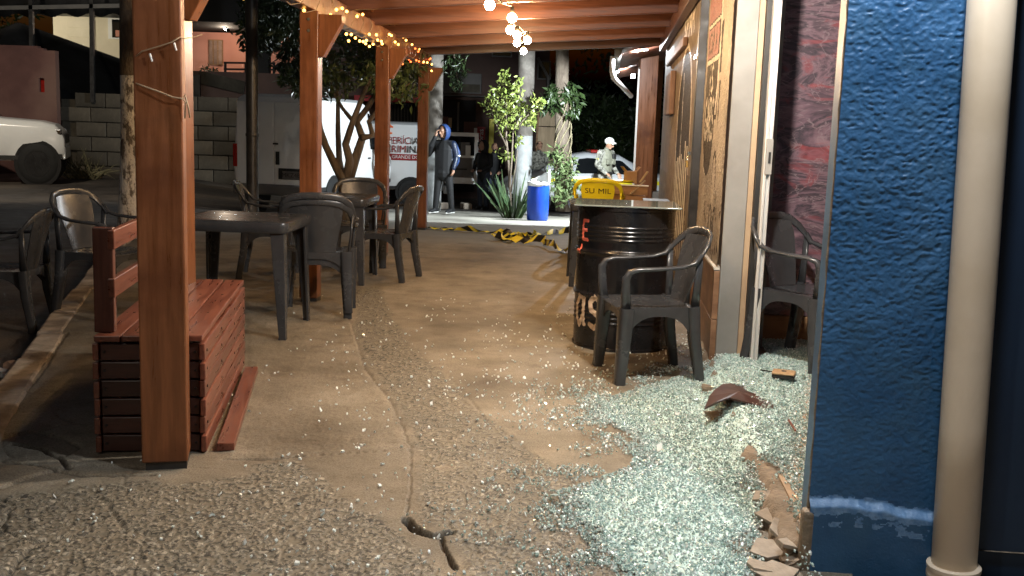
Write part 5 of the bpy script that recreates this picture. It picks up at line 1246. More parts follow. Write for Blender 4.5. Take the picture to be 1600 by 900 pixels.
pr += hand((-.115, -.185, 1.55), (.15, .1, 1), (.9, .3, 0), 2, .5, -1)
pr += [([(.2, 0, 1.42), (.26, .03, 1.16)], [.074, .062], 5), ([(.26, .03, 1.16), (.25, -.06, .93)], [.058, .044], 5)]
pr += hand((.25, -.07, .92), (-.05, -.15, -1), (-1, 0, 0), 2, .6)
hf = Vector((-.35, -1, -.12)); pr += head((-.01, -.05, 1.665), hf, 2)
man = body('person', 'person in a blue hood and dark tracksuit with phone at the ear', pr, ['cloth_k', 'cloth_k', 'skin', 'cloth_k', 'white_t', 'cloth_n'], (gx, gy, gz_), R(-22))
hood(man, (-.0, -.035, 1.665), hf, .125, 'cloth_b', .9)
q = MB(); q.sweep([(.235, .03, 1.42), (.285, .07, 1.26), (.28, .06, 1.08), (.262, .02, .98)], [(.03, .02), (.035, .045), (.035, .05), (.03, .03)], n=10, up=(0, 1, 0)); q.build('blue_sleeve_panel', 'cloth_b', man, smooth=True)
q = MB(); q.sweep([(.3, .06, 1.2), (.305, .06, 1.17)], [(.03, .05)]*2, n=10, up=(0, 1, 0)); q.build('white_sleeve_band', 'white_t', man, smooth=True)
ph = thing('phone', 'small phone held at the ear of the hooded person', 'phone', (gx, gy, gz_), R(-22)); q = MB(); q.box((-.085, -.155, 1.66), (.012, .07, .14), Matrix.Rotation(R(15), 3, 'X')); q.build('phone_body', 'blk', ph, bevel=.004)
q = MB(); q.box((-.094, -.155, 1.66), (.004, .055, .12), Matrix.Rotation(R(15), 3, 'X')); q.build('phone_screen', 'chrome', ph)
# --- hooded person behind the van door, facing left
g1 = A(755, 300, 25.5); gz1 = SZ(g1.x, 25.5)
pr = leg((-.085, 0, .88), (-.1, -.02, .48), (-.1, .02, .09), (-.1, -1, 0), 1, 3, 3) + leg((.085, 0, .88), (.1, -.03, .48), (.1, 0, .09), (.1, -1, 0), 1, 3, 3)
pr += [([(0, .01, .84), (0, 0, 1.05), (0, -.01, 1.24), (0, -.01, 1.36), (0, -.01, 1.42)], [(.17, .14), (.18, .15), (.19, .15), (.16, .11), (.07, .07)], 0), ([(-.16, 0, 1.34), (.16, 0, 1.34)], [.07, .07], 0), ([(0, -.01, 1.4), (0, -.04, 1.5)], [.055, .05], 2)]
for k in (-1, 1):
    pr += [([(k*.19, 0, 1.34), (k*.24, -.04, 1.1)], [.068, .056], 0), ([(k*.24, -.04, 1.1), (k*.13, -.24, .98)], [.054, .042], 0)]; pr += hand((k*.13, -.245, .98), (-k*.5, -1, -.1), (0, 0, -1), 2, .5, k)
hf = Vector((-.3, -1, -.1)); pr += head((-.01, -.06, 1.575), hf, 2)
p2_ = body('person', 'person in a dark hooded coat and jeans standing beside the open van door', pr, ['cloth_k', 'denim', 'skin', 'blk'], (g1.x, g1.y, gz1), R(-35)); hood(p2_, (0, -.045, 1.575), hf, .125, 'cloth_k', .85)
# --- bearded person leaning forward
g2 = A(770, 300, 26.3); gz2 = SZ(g2.x, 26.3)
pr = leg((-.09, .05, .9), (-.11, .0, .48), (-.12, .06, .09), (-.1, -1, 0), 1, 3, 3) + leg((.09, .05, .9), (.12, -.02, .48), (.13, .04, .09), (.2, -1, 0), 1, 3, 3)
pr += [([(0, .05, .86), (0, 0, 1.06), (0, -.06, 1.25), (0, -.12, 1.38), (0, -.14, 1.43)], [(.17, .13), (.175, .135), (.19, .135), (.16, .1), (.07, .07)], 0), ([(-.17, -.1, 1.35), (.17, -.1, 1.35)], [.07, .07], 0), ([(0, -.13, 1.4), (0, -.18, 1.5)], [.055, .05], 2)]
for k in (-1, 1):
    pr += [([(k*.19, -.1, 1.35), (k*.25, -.1, 1.1)], [.068, .056], 0), ([(k*.25, -.1, 1.1), (k*.14, -.27, .96)], [.054, .042], 0)]; pr += hand((k*.14, -.275, .96), (-k*.4, -1, -.2), (0, 0, -1), 2, .5, k)
hf = Vector((-.1, -1, -.25)); pr += head((0, -.2, 1.57), hf, 2)
p3_ = body('person', 'dark haired person in a dark jacket leaning forward near the sword leaf plant', pr, ['cloth_k', 'denim', 'skin', 'blk'], (g2.x, g2.y, gz2), R(5))
q = MB(); q.ball((0, -.185, 1.6), (.083, .096, .08), 14, 8); q.build('hair', 'hair', p3_, smooth=True)
q = MB(); q.ball((0, -.265, 1.505), (.05, .035, .035), 10, 6); q.build('beard', 'hair', p3_, smooth=True)
pb = MB(); pb.box((0, 0, 0), (.22, .02, .14), Matrix.Rotation(R(-50), 3, 'X')); o = pb.build('paper_sheet', 'white_t'); o.location = (g2.x-.2, g2.y-.55, gz2+.95); tag(o, 'folded white paper held low between the two people by the van', 'paper')
# --- uniformed person with pale cap
g3 = A(946, 260, 22.0); gz3 = SZ(g3.x, 22.0)
pr = leg((-.09, 0, .92), (-.11, -.03, .5), (-.11, .02, .09), (0, -1, 0), 1, 3, 3, 1.1) + leg((.09, 0, .92), (.12, -.02, .5), (.13, .03, .09), (.2, -1, 0), 1, 3, 3, 1.1)
pr += [([(0, .01, .88), (0, 0, 1.08), (0, 0, 1.28), (0, 0, 1.4), (0, -.01, 1.46)], [(.17, .13), (.175, .135), (.195, .14), (.165, .11), (.07, .07)], 4), ([(-.17, 0, 1.4), (.17, 0, 1.4)], [.072, .072], 0), ([(0, -.01, 1.44), (0, -.05, 1.54)], [.058, .052], 2)]
for k in (-1, 1):
    pr += [([(k*.2, 0, 1.4), (k*.26, .02, 1.14)], [.075, .064], 0), ([(k*.26, .02, 1.14), (k*.2, -.17, .98)], [.06, .045], 0)]; pr += hand((k*.2, -.175, .98), (-k*.3, -.8, -.6), (0, -.3, -1), 2, .6, k)
hf = Vector((.1, -1, -.45)); pr += head((0, -.09, 1.6), hf, 2, .98)
p4_ = body('person', 'uniformed person in a pale cap and grey vest looking down beside the porch post', pr, ['khaki', 'khaki', 'skin', 'blk', 'vest'], (g3.x, g3.y, gz3), R(48))
q = MB(); c = Vector((0, -.075, 1.645)); q.ball(c, (.093, .108, .085), 16, 9); q.grid(lambda u, v: (c.x+(u-.5)*.15, c.y-.09-.085*v*(1-(2*u-1)**2*.5), c.z+.005-.05*v-.02*(2*u-1)**2), 8, 4, .006); q.build('cap', mat('pale_cap', (.6, .6, .55), (.66, .66, .62), rough=.8, scale=20), p4_, smooth=True)
q = MB(); q.sweep([Vector((.186*math.cos(a), .142*math.sin(a), .98)) for a in np.linspace(0, 2*math.pi, 20)], [(.012, .028)]*20, n=6, up=(0, 0, 1), caps=False); q.build('belt', 'blk', p4_, smooth=True)
for (x, z_, m_) in ((-.09, 1.22, 'vest'), (.09, 1.22, 'vest'), (.1, 1.33, 'blk')):
    q = MB(); q.box((x, -.145, z_), (.1, .05, .12)); q.build('vest_pouch', m_, p4_, bevel=.012)
q = MB(); q.box((-.285, .01, 1.25), (.015, .07, .08)); q.build('shoulder_patch', 'yellow', p4_, bevel=.004)
# --- person half hidden behind the patrol car
g4 = A(842, 240, 27.5); gz4 = SZ(g4.x, 27.5)
pr = leg((-.09, 0, .88), (-.1, 0, .48), (-.1, 0, .09), (0, -1, 0), 1, 3, 3) + leg((.09, 0, .88), (.1, 0, .48), (.1, 0, .09), (0, -1, 0), 1, 3, 3)
pr += [([(0, .01, .84), (0, 0, 1.05), (0, 0, 1.24), (0, 0, 1.36), (0, -.01, 1.42)], [(.17, .13), (.17, .13), (.185, .135), (.16, .1), (.07, .07)], 0), ([(-.16, 0, 1.35), (.16, 0, 1.35)], [.07, .07], 0), ([(0, -.01, 1.4), (0, -.03, 1.5)], [.055, .05], 2)]
for k in (-1, 1): pr += [([(k*.19, 0, 1.35), (k*.24, .02, 1.08)], [.066, .056], 0), ([(k*.24, .02, 1.08), (k*.22, -.08, .84)], [.054, .04], 0)]; pr += hand((k*.22, -.085, .83), (0, -.2, -1), (-k, 0, 0), 2, .5, k)
pr += head((0, -.05, 1.57), (.3, -1, 0), 2)
p5_ = body('person', 'dark haired person in a pale top standing behind the parked patrol car', pr, ['khaki', 'denim', 'skin', 'blk'], (g4.x, g4.y, gz4+.12), R(10)); q = MB(); q.ball((0, -.025, 1.6), (.088, .1, .09), 12, 8); q.build('hair', 'hair', p5_, smooth=True)
# ================================================================ BACKGROUND BUILDINGS
wl1 = thing('reddish_wall', 'weathered reddish plaster wall with a small slot behind the white pickup', 'wall')
x0 = A(-60, 200, 26).x; x1 = A(90, 200, 26).x
sx0, sx1, sz0, sz1 = A(61, 150, 26).x, A(70, 150, 26).x, A(66, 144, 26).z, A(66, 122, 26).z
q = MB()
for (a, c, z0, z1) in ((x0, sx0, -.3, 3.05), (sx1, x1, -.3, 2.95), (sx0, sx1, -.3, sz0), (sx0, sx1, sz1, 3.0)): q.box(((a+c)/2, 26.1, (z0+z1)/2), (c-a, .2, z1-z0))
q.build('plaster', 'redwall', wl1)
q = MB(); q.box(((sx0+sx1)/2, 26.16, (sz0+sz1)/2), (sx1-sx0, .06, sz1-sz0)); q.build('slot_back', 'red_lamp', wl1)
bw = thing('block_wall', 'grey concrete block retaining wall behind the grass clump and the trunk', 'wall')
xa = A(92, 200, 27).x; xb_ = A(480, 200, 27).x; row = 0; z = -.3
q = MB(); q.box(((xa+xb_)/2, 27.3, .75), (xb_-xa, .2, 2.1)); q.build('wall_core', 'mortar', bw)
q = MB(); q.box((0, 0, 0), (.78, .14, .36)); me_b = None
while z < 1.75:
    x = xa+(.4 if row % 2 else 0)
    while x < xb_-.2:
        if me_b is None: o = q.build('block', 'block', bw, bevel=.02); me_b = o
        else: o = inst(me_b, 'block', bw)
        o.location = (x+.4, 27.15+random.uniform(-.015, .015), z+.19); x += .8
    z += .38; row += 1
cn = thing('canopy', 'black fabric canopy on dark poles over the yard beyond the reddish wall', 'canopy')
q = MB(); a, b1, c, d = A(-40, 62, 27.6), A(28, 34, 27.6), A(200, 96, 27.6), A(200, 150, 27.9)
q.grid(lambda u, v: (a.lerp(b1, min(1, u*3)) if u < .333 else b1.lerp(c, (u-.333)/.667)).lerp(Vector(((a.x+(c.x-a.x)*u), 29.5+2*u, 1.2)), v)+Vector((0, 0, .12*math.sin(u*18)*v)), 40, 12, .02); q.build('fabric', 'tarp', cn, smooth=True)
q = MB(); q.box((A(120, 120, 30).x, 31, 1.0), (6.5, .1, 3.4)); q.build('back_sheet', 'tarp', cn)
for px in (50, 145): q = MB(); q.bar(A(px, 160 if px > 100 else 80, 27.0), A(px-2, -40, 27.0), .1, .1, up=(0, 1, 0)); q.build('pole', 'iron', cn)
q = MB(); q.bar(A(-20, 13, 27.0), A(195, 9, 27.0), .1, .1); q.build('cross_bar', 'greyf', cn)
q = MB(); q.grid(lambda u, v: Vector(A(-40+240*u, -80+104*v+3*math.sin(u*40)*v, 28.5)), 40, 4, .02); q.build('valance', 'tarp', cn, smooth=True)
hs = thing('pale_house', 'pale two storey house with a white framed window above the black canopy', 'house')
Yh = 38.0; pA = A(85, 100, Yh); pB = A(205, 20, Yh)
q = MB(); q.box(((pA.x+pB.x)/2, Yh+2.5, 3.6), (pB.x-pA.x, 5, 8.0)); q.build('wall', 'house', hs)
wc = A(183, 45, Yh); q = MB(); q.box((wc.x, Yh-.03, wc.z), (.6, .1, .74)); w_ = q.build('window', 'white_t', hs, bevel=.01)
q = MB(); q.box((wc.x, Yh-.085, wc.z), (.3, .02, .64)); q.build('pane', 'glass_dk', w_)
q = MB(); q.box((wc.x+.06, Yh-.1, wc.z-.17), (.16, .02, .22)); q.build('pink_cloth', 'pink', w_)
for i in range(9):
    z_ = 2.4+i*.33; q = MB(); q.box((A(128, 60, Yh).x, Yh-.01, z_), (1.0, .03, .31)); q.build('board', 'house', hs, bevel=.01)
q = MB(); q.box(((pA.x+pB.x)/2, Yh+1.2, A(120, 26, Yh).z+.4), (pB.x-pA.x+.6, 6, .8)); q.build('roof', 'tarp', hs)
# pink house with terrace
pn = thing('pink_house', 'salmon pink house with a dark railed terrace behind the white van', 'house'); Yp = 36.0
a = A(300, 130, Yp); c = A(470, 55, Yp)
q = MB(); q.box(((a.x+c.x)/2, Yp+2, 2.2), (c.x-a.x, 4, A(380, 52, Yp).z*2-4.4)); q.build('wall', 'pink', pn)
q = MB(); q.box(((a.x+c.x)/2, Yp-.6, A(380, 132, Yp).z-1.0), (c.x-a.x+1, 3.2, 2.6)); q.build('terrace_base', 'brownf', pn)
tl = thing('added_house_lamp', 'added lamp under the roof edge, brightening the salmon pink house', 'lamp', A(352, 40, Yp-1.2))  # lamp added to light the front of the pink house
q = MB(); q.lathe([(.05, 0), (.12, -.05), (.12, -.09)], n=12); q.build('lamp_shade', 'iron', tl); q = MB(); q.ball((0, 0, -.1), .05); q.build('lamp_glass', 'led', tl)
lamp('added_house_lamp_light', 'POINT', A(352, 40, Yp-1.2)-Vector((0, .1, .3)), LAMP_POWER['terrace'], (1, .8, .6), .06)
q = MB(); e_ = A(338, 82, Yp); q.box((e_.x, Yp-.03, e_.z), (.48, .1, .85)); w_ = q.build('door', 'crate', pn, bevel=.01)
for k_ in (-.16, 0, .16): q = MB(); q.box((e_.x+k_, Yp-.09, e_.z), (.11, .03, .78)); q.build('door_panel', 'wall_br', w_)
q = MB(); q.box(((a.x+c.x)/2, Yp-1.2, A(380, 50, Yp).z+.6), (c.x-a.x+1.4, 4, 1.2)); q.build('roof', 'dark', pn)
for z_ in (98, 108, 117): q = MB(); q.bar(A(350, z_, Yp-2), A(430, z_+1, Yp-2), .06, .06); q.build('rail', 'dark', pn)
for x_ in (352, 384, 405, 428, 441): q = MB(); q.bar(A(x_, 97, Yp-2), A(x_, 127, Yp-2), .07, .07, up=(0, 1, 0)); q.build('rail_post', 'dark', pn)
q = MB(); q.box((A(413, 60, Yp-2).x, Yp-2, 3.0), (.35, .35, 4.2)); q.build('terrace_column', 'dark', pn); q = MB(); q.bar(A(432, 102, Yp-2), A(462, 135, Yp-2), .18, .25, up=(0, 1, 0)); q.build('stair_stringer', 'dark', pn)
q = MB(); q.bar(A(310, 120, Yp-2.3), A(382, 137, Yp-2.3), .1, .4); q.build('terrace_edge', 'block', pn)
for i, (x_, y_) in enumerate(((322, 112), (334, 115), (350, 124), (366, 126), (380, 122))):
    p = A(x_, y_, Yp-1.8); t = thing('potted_plant', ('dark bushy potted plant on the terrace nearest the timber post', 'low leafy potted plant beside the brown terrace door', 'pale potted plant under the terrace rail start', 'white flowered pot under the middle of the terrace rail', 'small dark potted plant next to the iron pole')[i], 'plant', (p.x, p.y, p.z-.25))
    q = MB(); q.lathe([(.08, 0), (.12, .2), (.11, .2)], n=12); q.build('pot', ('brownf', 'brownf', 'white_t', 'white_t', 'brownf')[i], t); leaves('leaves', [((0, 0, .33), (.16, .16, .14), 40)], .12, 'leaf', t, 50+i)
# dark shop row across the street
fs_ = thing('dark_facade', 'dark brown shop row with shutters and a red awning across the street', 'building'); Yf = 34.0
a = A(480, 200, Yf); c = A(855, 200, Yf)
q = MB(); q.box(((a.x+c.x)/2, Yf+3, 3.0), (c.x-a.x, 6, 9)); q.build('wall', 'brownf', fs_)
def fbox(x0, y0, x1, y1, dep, m_, nm, par=fs_, off=0): p0 = A(x0, y0, Yf); p1 = A(x1, y1, Yf); q = MB(); q.box(((p0.x+p1.x)/2, Yf-dep/2-off, (p0.z+p1.z)/2), (abs(p1.x-p0.x), dep, abs(p1.z-p0.z))); return q.build(nm, m_, par, bevel=.01)
fbox(682, 112, 705, 147, .1, 'greyf', 'shutter'); sg = fbox(704, 114, 752, 147, .14, 'greyf', 'sign_board'); fbox(706, 131, 750, 145, .02, 'block', 'sign_strip', sg, .14); fbox(753, 120, 775, 146, .1, 'brownf', 'side_panel')
fbox(560, 150, 660, 162, .9, mat('red_awning', (.3, .02, .025), (.36, .03, .03), rough=.7, scale=4), 'awning'); fbox(590, 162, 650, 196, .04, 'dark', 'barred_opening')
for i in range(12): fbox(592+i*5, 162, 593+i*5, 196, .03, 'iron', 'bar', fs_, .05)
fbox(665, 150, 800, 152.5, .8, 'greyf', 'canopy_edge'); fbox(686, 155, 740, 300, .03, 'dark', 'dark_doorway'); fbox(715, 160, 717, 205, .06, 'greyf', 'door_post'); fbox(688, 182, 700, 200, .1, 'redwall', 'red_shelf'); fbox(701, 184, 706, 200, .12, 'ply', 'pale_post')
fbox(725, 190, 745, 240, .08, 'redwall', 'red_panel'); fbox(765, 186, 771, 240, .2, 'yellow', 'yellow_post')
rs = fbox(746, 198, 757, 246, .16, mat('red_sign', (.32, .02, .02), (.38, .03, .03), rough=.5, scale=5), 'vertical_sign'); p0 = A(751.5, 222, Yf)
q = text_mb('24 horas', .24, lambda c_: Vector((p0.x-c_.y, Yf-.17, p0.z+c_.x))); q.build('sign_lettering', 'white_t', rs, fix=True); fbox(741, 200, 745.5, 240, .14, 'white_t', 'pale_jamb')
for (x0_, y0_, x1_, y1_) in ((700, 30, 740, 80), (770, 30, 800, 90), (840, 95, 860, 125)):
    w_ = fbox(x0_, y0_, x1_, y1_, .08, 'greyf', 'window'); fbox(x0_+2, y0_+2, x1_-2, y1_-2, .03, 'glass_dk', 'pane', w_, .08)
q = MB(); q.sweep([A(840, 90, Yf-.2), A(856, 120, Yf-.2), A(857, 150, Yf-.2)], .05, n=6, up=None); q.build('downpipe', 'greyf', fs_)
wb = thing('plywood_board', 'tall raw plywood board with a sloped top behind the climbing plant', 'board'); Yb = 28.5
q = MB(); pp2 = [A(x, y, Yb) for x, y in ((838, 240), (868, 240), (868, 199), (838, 198))]; q.add(pp2+[p+Vector((0, .05, 0)) for p in pp2], [(0, 1, 2, 3), (7, 6, 5, 4), (0, 4, 5, 1), (1, 5, 6, 2), (2, 6, 7, 3), (3, 7, 4, 0)]); q.build('lower_sheet', 'ply', wb)
q = MB(); pp2 = [A(x, y, Yb) for x, y in ((838, 196.5), (868, 197.5), (868, 172), (848, 171))]; q.add(pp2+[p+Vector((0, .05, 0)) for p in pp2], [(0, 1, 2, 3), (7, 6, 5, 4), (0, 4, 5, 1), (1, 5, 6, 2), (2, 6, 7, 3), (3, 7, 4, 0)]); q.build('upper_sheet', 'ply', wb)
q = MB(); q.bar(A(836, 262, Yb+.02), A(842, 168, Yb+.02), .05, .05, up=(0, 1, 0)); q.build('post', 'crate', wb)

# ================================================================ BLUE DRUM, RUBBISH
bd = thing('blue_barrel', 'bright blue plastic barrel with a white bag hanging over its rim', 'barrel', (A(841, 300, 19.3).x, 19.3, SZ(.5, 19.3)+.02))
q = MB(); q.lathe([(.19, 0), (.2, .02), (.205, .2), (.208, .4), (.205, .6), (.198, .68), (.2, .7), (.19, .7), (.185, .3)], n=28); q.build('barrel_body', 'bluedrum', bd, smooth=True)
q = MB(); q.lathe([(.205, .66), (.215, .7), (.21, .725), (.17, .73)], n=28); rr2 = q.v; q.v = [(x+random.uniform(-.008, .008), y+random.uniform(-.008, .008), z+random.uniform(-.02, .012)) for x, y, z in rr2]; q.build('bag_rim', 'bag', bd, smooth=True)
q = MB(); q.grid(lambda u, v: Vector((-.12+.34*u-.02*v, -.02+.1*math.sin(u*5), .7+(.06+.2*u**1.3)*v+.01*math.sin(u*20))), 10, 6, .01); q.build('bag_flap', 'bag', bd, smooth=True)
lit = [(820, 320, 'turquoise crumpled bag at the foot of the blue barrel', (.15, .4, .38), .15), (776, 318, 'small crumpled yellow wrapper under the sword plant', (.75, .5, .05), .09), (853, 323, 'crumpled red wrapper before the blue barrel', (.5, .05, .03), .08), (868, 322, 'crumpled white paper scrap next to the red wrapper', (.7, .7, .7), .08), (885, 324, 'flattened white cup scrap under the climbing plant', (.7, .68, .64), .07), (838, 322, 'crumpled grey scrap touching the blue barrel', (.4, .38, .36), .06), (811, 322, 'crumpled whitish scrap between the sword plant and turquoise bag', (.6, .6, .6), .06)]
def crumple(name, lb, p, r, m_, cat='rubbish', sq=.55):
    bm = bmesh.new(); bmesh.ops.create_icosphere(bm, subdivisions=2, radius=r)
    for v in bm.verts: v.co *= random.uniform(.62, 1.15); v.co.z *= sq
    me = bpy.data.meshes.new(name); bm.to_mesh(me); bm.free(); me.materials.append(m_); o = bpy.data.objects.new(name, me); COL.objects.link(o); o.location = p; o.rotation_euler = (0, 0, random.uniform(0, 6)); tag(o, lb, cat, 'street rubbish'); return o
for (x, y, lb, c_, r) in lit:
    p = P(x, y, -.38); z_ = SZ(p.x, p.y)+.03; p = P(x, y, z_); crumple('crumpled_litter', lb, (p.x, p.y, SZ(p.x, p.y)+.012+r*.3), r, mat('litter_%d' % x, c_, tuple(v*.7 for v in c_), rough=.45, scale=12))
for (x, y, lb, c_, r) in ((22, 580, 'crumpled tan paper bag lying on the road by the kerb', (.5, .32, .2), .06), (10, 592, 'crumpled white scrap beside the tan paper bag', (.6, .58, .55), .035), (2, 586, 'torn pale wrapper next to the white scrap by the kerb', (.5, .47, .42), .04), (32, 566, 'crushed dark cup behind the tan paper bag', (.05, .045, .04), .045)):
    p = P(x, y, -.12); crumple('crumpled_litter', lb, (p.x, p.y, -.12+r*.45), r, mat('litter_%d' % x, c_, tuple(v*.7 for v in c_), rough=.5, scale=12))
# pale broken slabs by the far kerb
for i, (x, y) in enumerate(((668, 322), (690, 321), (728, 320))):
    p = P(x, y, -.5); k = MB(); k.box((0, 0, 0), (.3, .22, .16)); o = k.build('stone_block', 'kerb', bevel=.03); o.location = (p.x, p.y, SZ(p.x, p.y)+.08); o.rotation_euler = (0, 0, i); tag(o, ('rough pale stone block at the foot of the whitewashed pole', 'rough pale stone block behind the shoes of the phone user', 'rough pale stone block below the open van door')[i], 'stone', 'stone blocks at the far kerb')

# ================================================================ SHATTERED GLASS
CORE = G2([(985, 612), (1060, 590), (1110, 583), (1150, 560), (1290, 545), (1268, 640), (1262, 720), (1250, 830), (1215, 770), (1178, 742), (1192, 800), (1188, 860), (1160, 990), (1010, 990), (960, 900), (890, 820), (868, 770), (930, 752), (985, 730), (1000, 690), (945, 660), (930, 630)])
HOLE = G2([(1190, 755), (1252, 885), (1205, 990), (1168, 990), (1198, 850)])
def scatter(poly, fall, n_, box, seed, core=1.0):
    rg = np.random.default_rng(seed); x = rg.uniform(box[0], box[1], n_); y = rg.uniform(box[2], box[3], n_)
    ins = inpoly(x, y, poly); d = dline(x, y, poly, True); pdf = np.where(ins, core, np.exp(-d/fall)*.75)
    cl = fbm(x*7, y*7, 5)*.8+fbm(x*19, y*19, 8)*.35; pdf *= np.where(ins, 1, sm(.42, .72, cl)*1.3)
    pdf *= np.where(inpoly(x, y, HOLE), .03, 1); k = rg.random(n_) < pdf; return x[k], y[k], ins[k]
def step_t(x, y): return (x-WO.x)*WN.x+(y-WO.y)*WN.y
bxs = (-.35, 2.6, 2.35, 6.4)
def shards(name, x, y, lift, smin, smax, seed, mname, flat=.7):
    rg = np.random.default_rng(seed); k = len(x); t = step_t(x, y)
    z0 = np.where(t > .0, ZS+.006, np.where(t > -.1, (t+.1)/.1*(ZS-.01)+.008, .0045))
    ok = (x < .658+.09*y+2.4) & ~((t > .0) & (y > 5.72) & (t < .3)) & ~((t > .0) & (y < 3.06)); x, y, z0 = x[ok], y[ok], z0[ok]; k = len(x)
    s = smin+(smax-smin)*rg.random(k)**1.6; a = rg.uniform(0, 6.283, k); tx = rg.normal(0, .45, k); ty = rg.normal(0, .45, k)
    B = np.array([(-1, -1, -1), (1, -1, -1), (1, 1, -1), (-1, 1, -1), (-1, -1, 1), (1, -1, 1), (1, 1, 1), (-1, 1, 1)], float)*.5
    V = B[None]*np.stack([s*(.7+.6*rg.random(k)), s*(.6+.5*rg.random(k)), np.minimum(s*flat, .0075)], 1)[:, None]; V = V+rg.normal(0, .1, V.shape)*s[:, None, None]*np.array([1, 1, .3])
    ca, sa = np.cos(a), np.sin(a); V = np.stack([V[..., 0]*ca[:, None]-V[..., 1]*sa[:, None], V[..., 0]*sa[:, None]+V[..., 1]*ca[:, None], V[..., 2]], -1)
    V[..., 2] += V[..., 0]*tx[:, None]+V[..., 1]*ty[:, None]
    lz = (lift(x, y)*rg.random(k)); V += np.stack([x, y, z0+lz+s*.25], -1)[:, None]
    Fq = np.array([(3, 2, 1, 0), (4, 5, 6, 7), (0, 1, 5, 4), (1, 2, 6, 5), (2, 3, 7, 6), (3, 0, 4, 7)]); F = (Fq[None]+(np.arange(k)*8)[:, None, None]).reshape(-1, 4)
    o = bpy.data.objects.new(name, mesh_np(name, V.reshape(-1, 3), F, [mname], False)); COL.objects.link(o); return o
m, n, l, b = new_mat('tempered_glass'); b.inputs['Base Color'].default_value = (.8, .96, .91, 1); b.inputs['Roughness'].default_value = .1; b.inputs['IOR'].default_value = 1.5
b.inputs['Transmission Weight'].default_value = .35
gm_ = n.new('ShaderNodeNewGeometry')
l.new(ramp(gm_.outputs['Random Per Island'], [(.0, (.36, .53, .5)), (.25, (.6, .83, .79)), (.7, (.79, .95, .92)), (1, (.97, 1, 1))]), b.inputs['Base Color'])  # facet reflections put into random light and dark tones per crumb
mr_ = n.new('ShaderNodeMapRange'); mr_.inputs[3].default_value = .02; mr_.inputs[4].default_value = .3; l.new(gm_.outputs['Random Per Island'], mr_.inputs[0]); l.new(mr_.outputs[0], b.inputs['Roughness']); b.inputs['Specular IOR Level'].default_value = .8
MT['tglass'] = m
MT['tglass_w'] = mat('sparkle_white_glass', (.75, .85, .82), (.95, .98, .97), rough=.12, scale=60, spec=.8)  # sparkle of the scattered crumbs put into a white base colour
lift = lambda x, y: .004+.02*np.where(inpoly(x, y, CORE), sm(0, .25, dline(x, y, CORE, True)), 0)*(.4+fbm(x*6, y*6, 3))
# low mound of crushed glass under the crumbs
gx_ = np.linspace(-.3, 2.2, 420); gy_ = np.linspace(2.35, 6.3, 560); GX, GY = np.meshgrid(gx_, gy_); wb_ = .05*(fbm(GX*9, GY*9, 5)-.5)+.03*(fbm(GX*30, GY*30, 6)-.5)
ins_ = inpoly(GX+wb_, GY+wb_, CORE) & ~inpoly(GX+wb_, GY, HOLE); dd_ = dline(GX+wb_, GY+wb_, CORE, True); t_ = step_t(GX, GY)
zb_ = np.where(t_ > .0, ZS+.003, np.where(t_ > -.1, (t_+.1)/.1*(ZS-.004)+.006, .003)); GZ = zb_+.012*sm(.02, .25, dd_)*(.4+fbm(GX*6, GY*6, 3))+.006*fbm(GX*90, GY*90, 9, 2)-.002
kp = ins_ & (dd_ > .03) & (fbm(GX*8, GY*8, 15)+.6*sm(0, .2, dd_) > .5) & (t_ < 2.3) & ~((t_ > -.01) & (GY > 5.7) & (t_ < .3)) & ~((t_ > -.01) & (GY < 3.06)); nx_ = 420
I = (np.arange(559)[:, None]*nx_+np.arange(419)[None]); K = kp[:-1, :-1] & kp[1:, 1:] & kp[1:, :-1] & kp[:-1, 1:]; I = I[K].ravel(); F = np.stack([I, I+1, I+1+nx_, I+nx_], 1)
V = np.stack([GX.ravel(), GY.ravel(), GZ.ravel()], 1); us_ = np.unique(F); rm_ = np.zeros(len(V), np.int64); rm_[us_] = np.arange(len(us_))
MT['gdust'] = mat('crushed_glass_bed', (.52, .72, .68), (.76, .92, .88), rough=.3, scale=150, bump=1.0, bscale=260, bdist=.004)
o = bpy.data.objects.new('crushed_glass', mesh_np('crushed_glass', V[us_], rm_[F], ['gdust'])); COL.objects.link(o); tag(o, 'fine crushed glass bed beneath the glass crumbs at the entrance', 'glass', kind='stuff')
x, y, ins = scatter(CORE, .12, 230000, bxs, 1, .95)
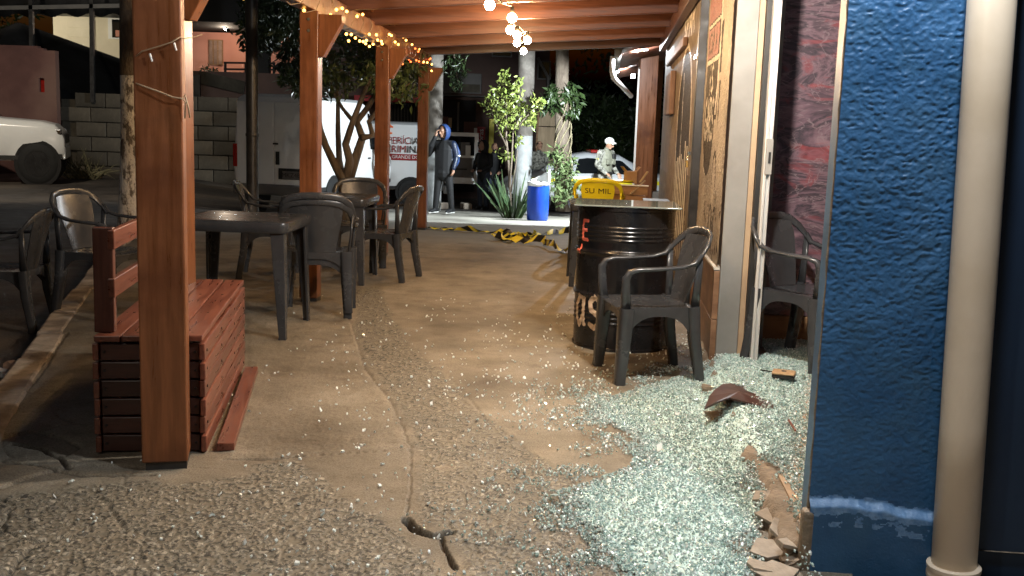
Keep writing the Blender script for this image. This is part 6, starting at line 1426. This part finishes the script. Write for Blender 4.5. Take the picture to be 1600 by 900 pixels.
o = shards('shattered_glass', x, y, lift, .0035, .0075, 2, 'tglass'); tag(o, 'pale green crumbs of shattered tempered glass heaped at the shop entrance', 'glass', kind='stuff')
x, y, ins = scatter(CORE, .85, 12000, (-1.6, 1.3, 2.35, 8.5), 7, .2)
o = shards('scattered_glass', x, y, lambda x, y: .001+0*x, .005, .011, 4, 'tglass_w'); tag(o, 'thinly scattered bright glass crumbs across the concrete pavement', 'glass', kind='stuff')
x, y, ins = scatter(CORE, .05, 260, bxs, 17, .4)
o = shards('shattered_glass', x, y, lambda x, y: .012+lift(x, y), .014, .028, 12, 'tglass', .2); tag(o, 'larger cracked glass flakes lying on top of the glass crumbs', 'glass', kind='stuff')
# inside the entrance: darker smears of glass under the panel
# ================================================================ ADDED LAMPS outside the view, brightening the pickup and the pale house
def added_lamp(lb, x, y, z, aim, power, colr_, spot=140):
    t = thing('added_lamp', lb, 'added lamp', (x, y, 0)); q = MB(); q.lathe([(.09, SZ(x, y)), (.06, z)], n=12); q.build('pole', 'greyf', t, smooth=True)
    d = (Vector(aim)-Vector((x, y, z))); d.z = 0; d.normalize(); q = MB(); q.sweep([(0, 0, z-.1), (d.x*.5, d.y*.5, z+.12), (d.x*1.2, d.y*1.2, z+.2)], .035, n=8, up=None); q.build('arm', 'greyf', t, smooth=True)
    q = MB(); q.box((d.x*1.35, d.y*1.35, z+.2), (.3, .3, .08)); q.build('lamp_head', 'greyf', t, bevel=.02); q = MB(); q.box((d.x*1.35, d.y*1.35, z+.15), (.22, .22, .015)); q.build('lamp_lens', 'led', t)
    lamp('added_lamp_light', 'SPOT', (x+d.x*1.35, y+d.y*1.35, z+.12), power, colr_, .12, target=aim, spot=spot)
added_lamp('added unseen lamp on a tall pole, brightening the parked pickup', -9.0, 13.0, 6.5, (-10.8, 22.5, .6), LAMP_POWER['street'], (1, .88, .7), 75)  # out-of-view lamp added to light the pickup
added_lamp('added unseen lamp on a pole before the pale house, brightening its front', -20.0, 32.0, 4.4, (-16.0, 38, 4.3), LAMP_POWER['house_fill'], (1, .9, .7), 120)  # out-of-view lamp added to light the pale house front
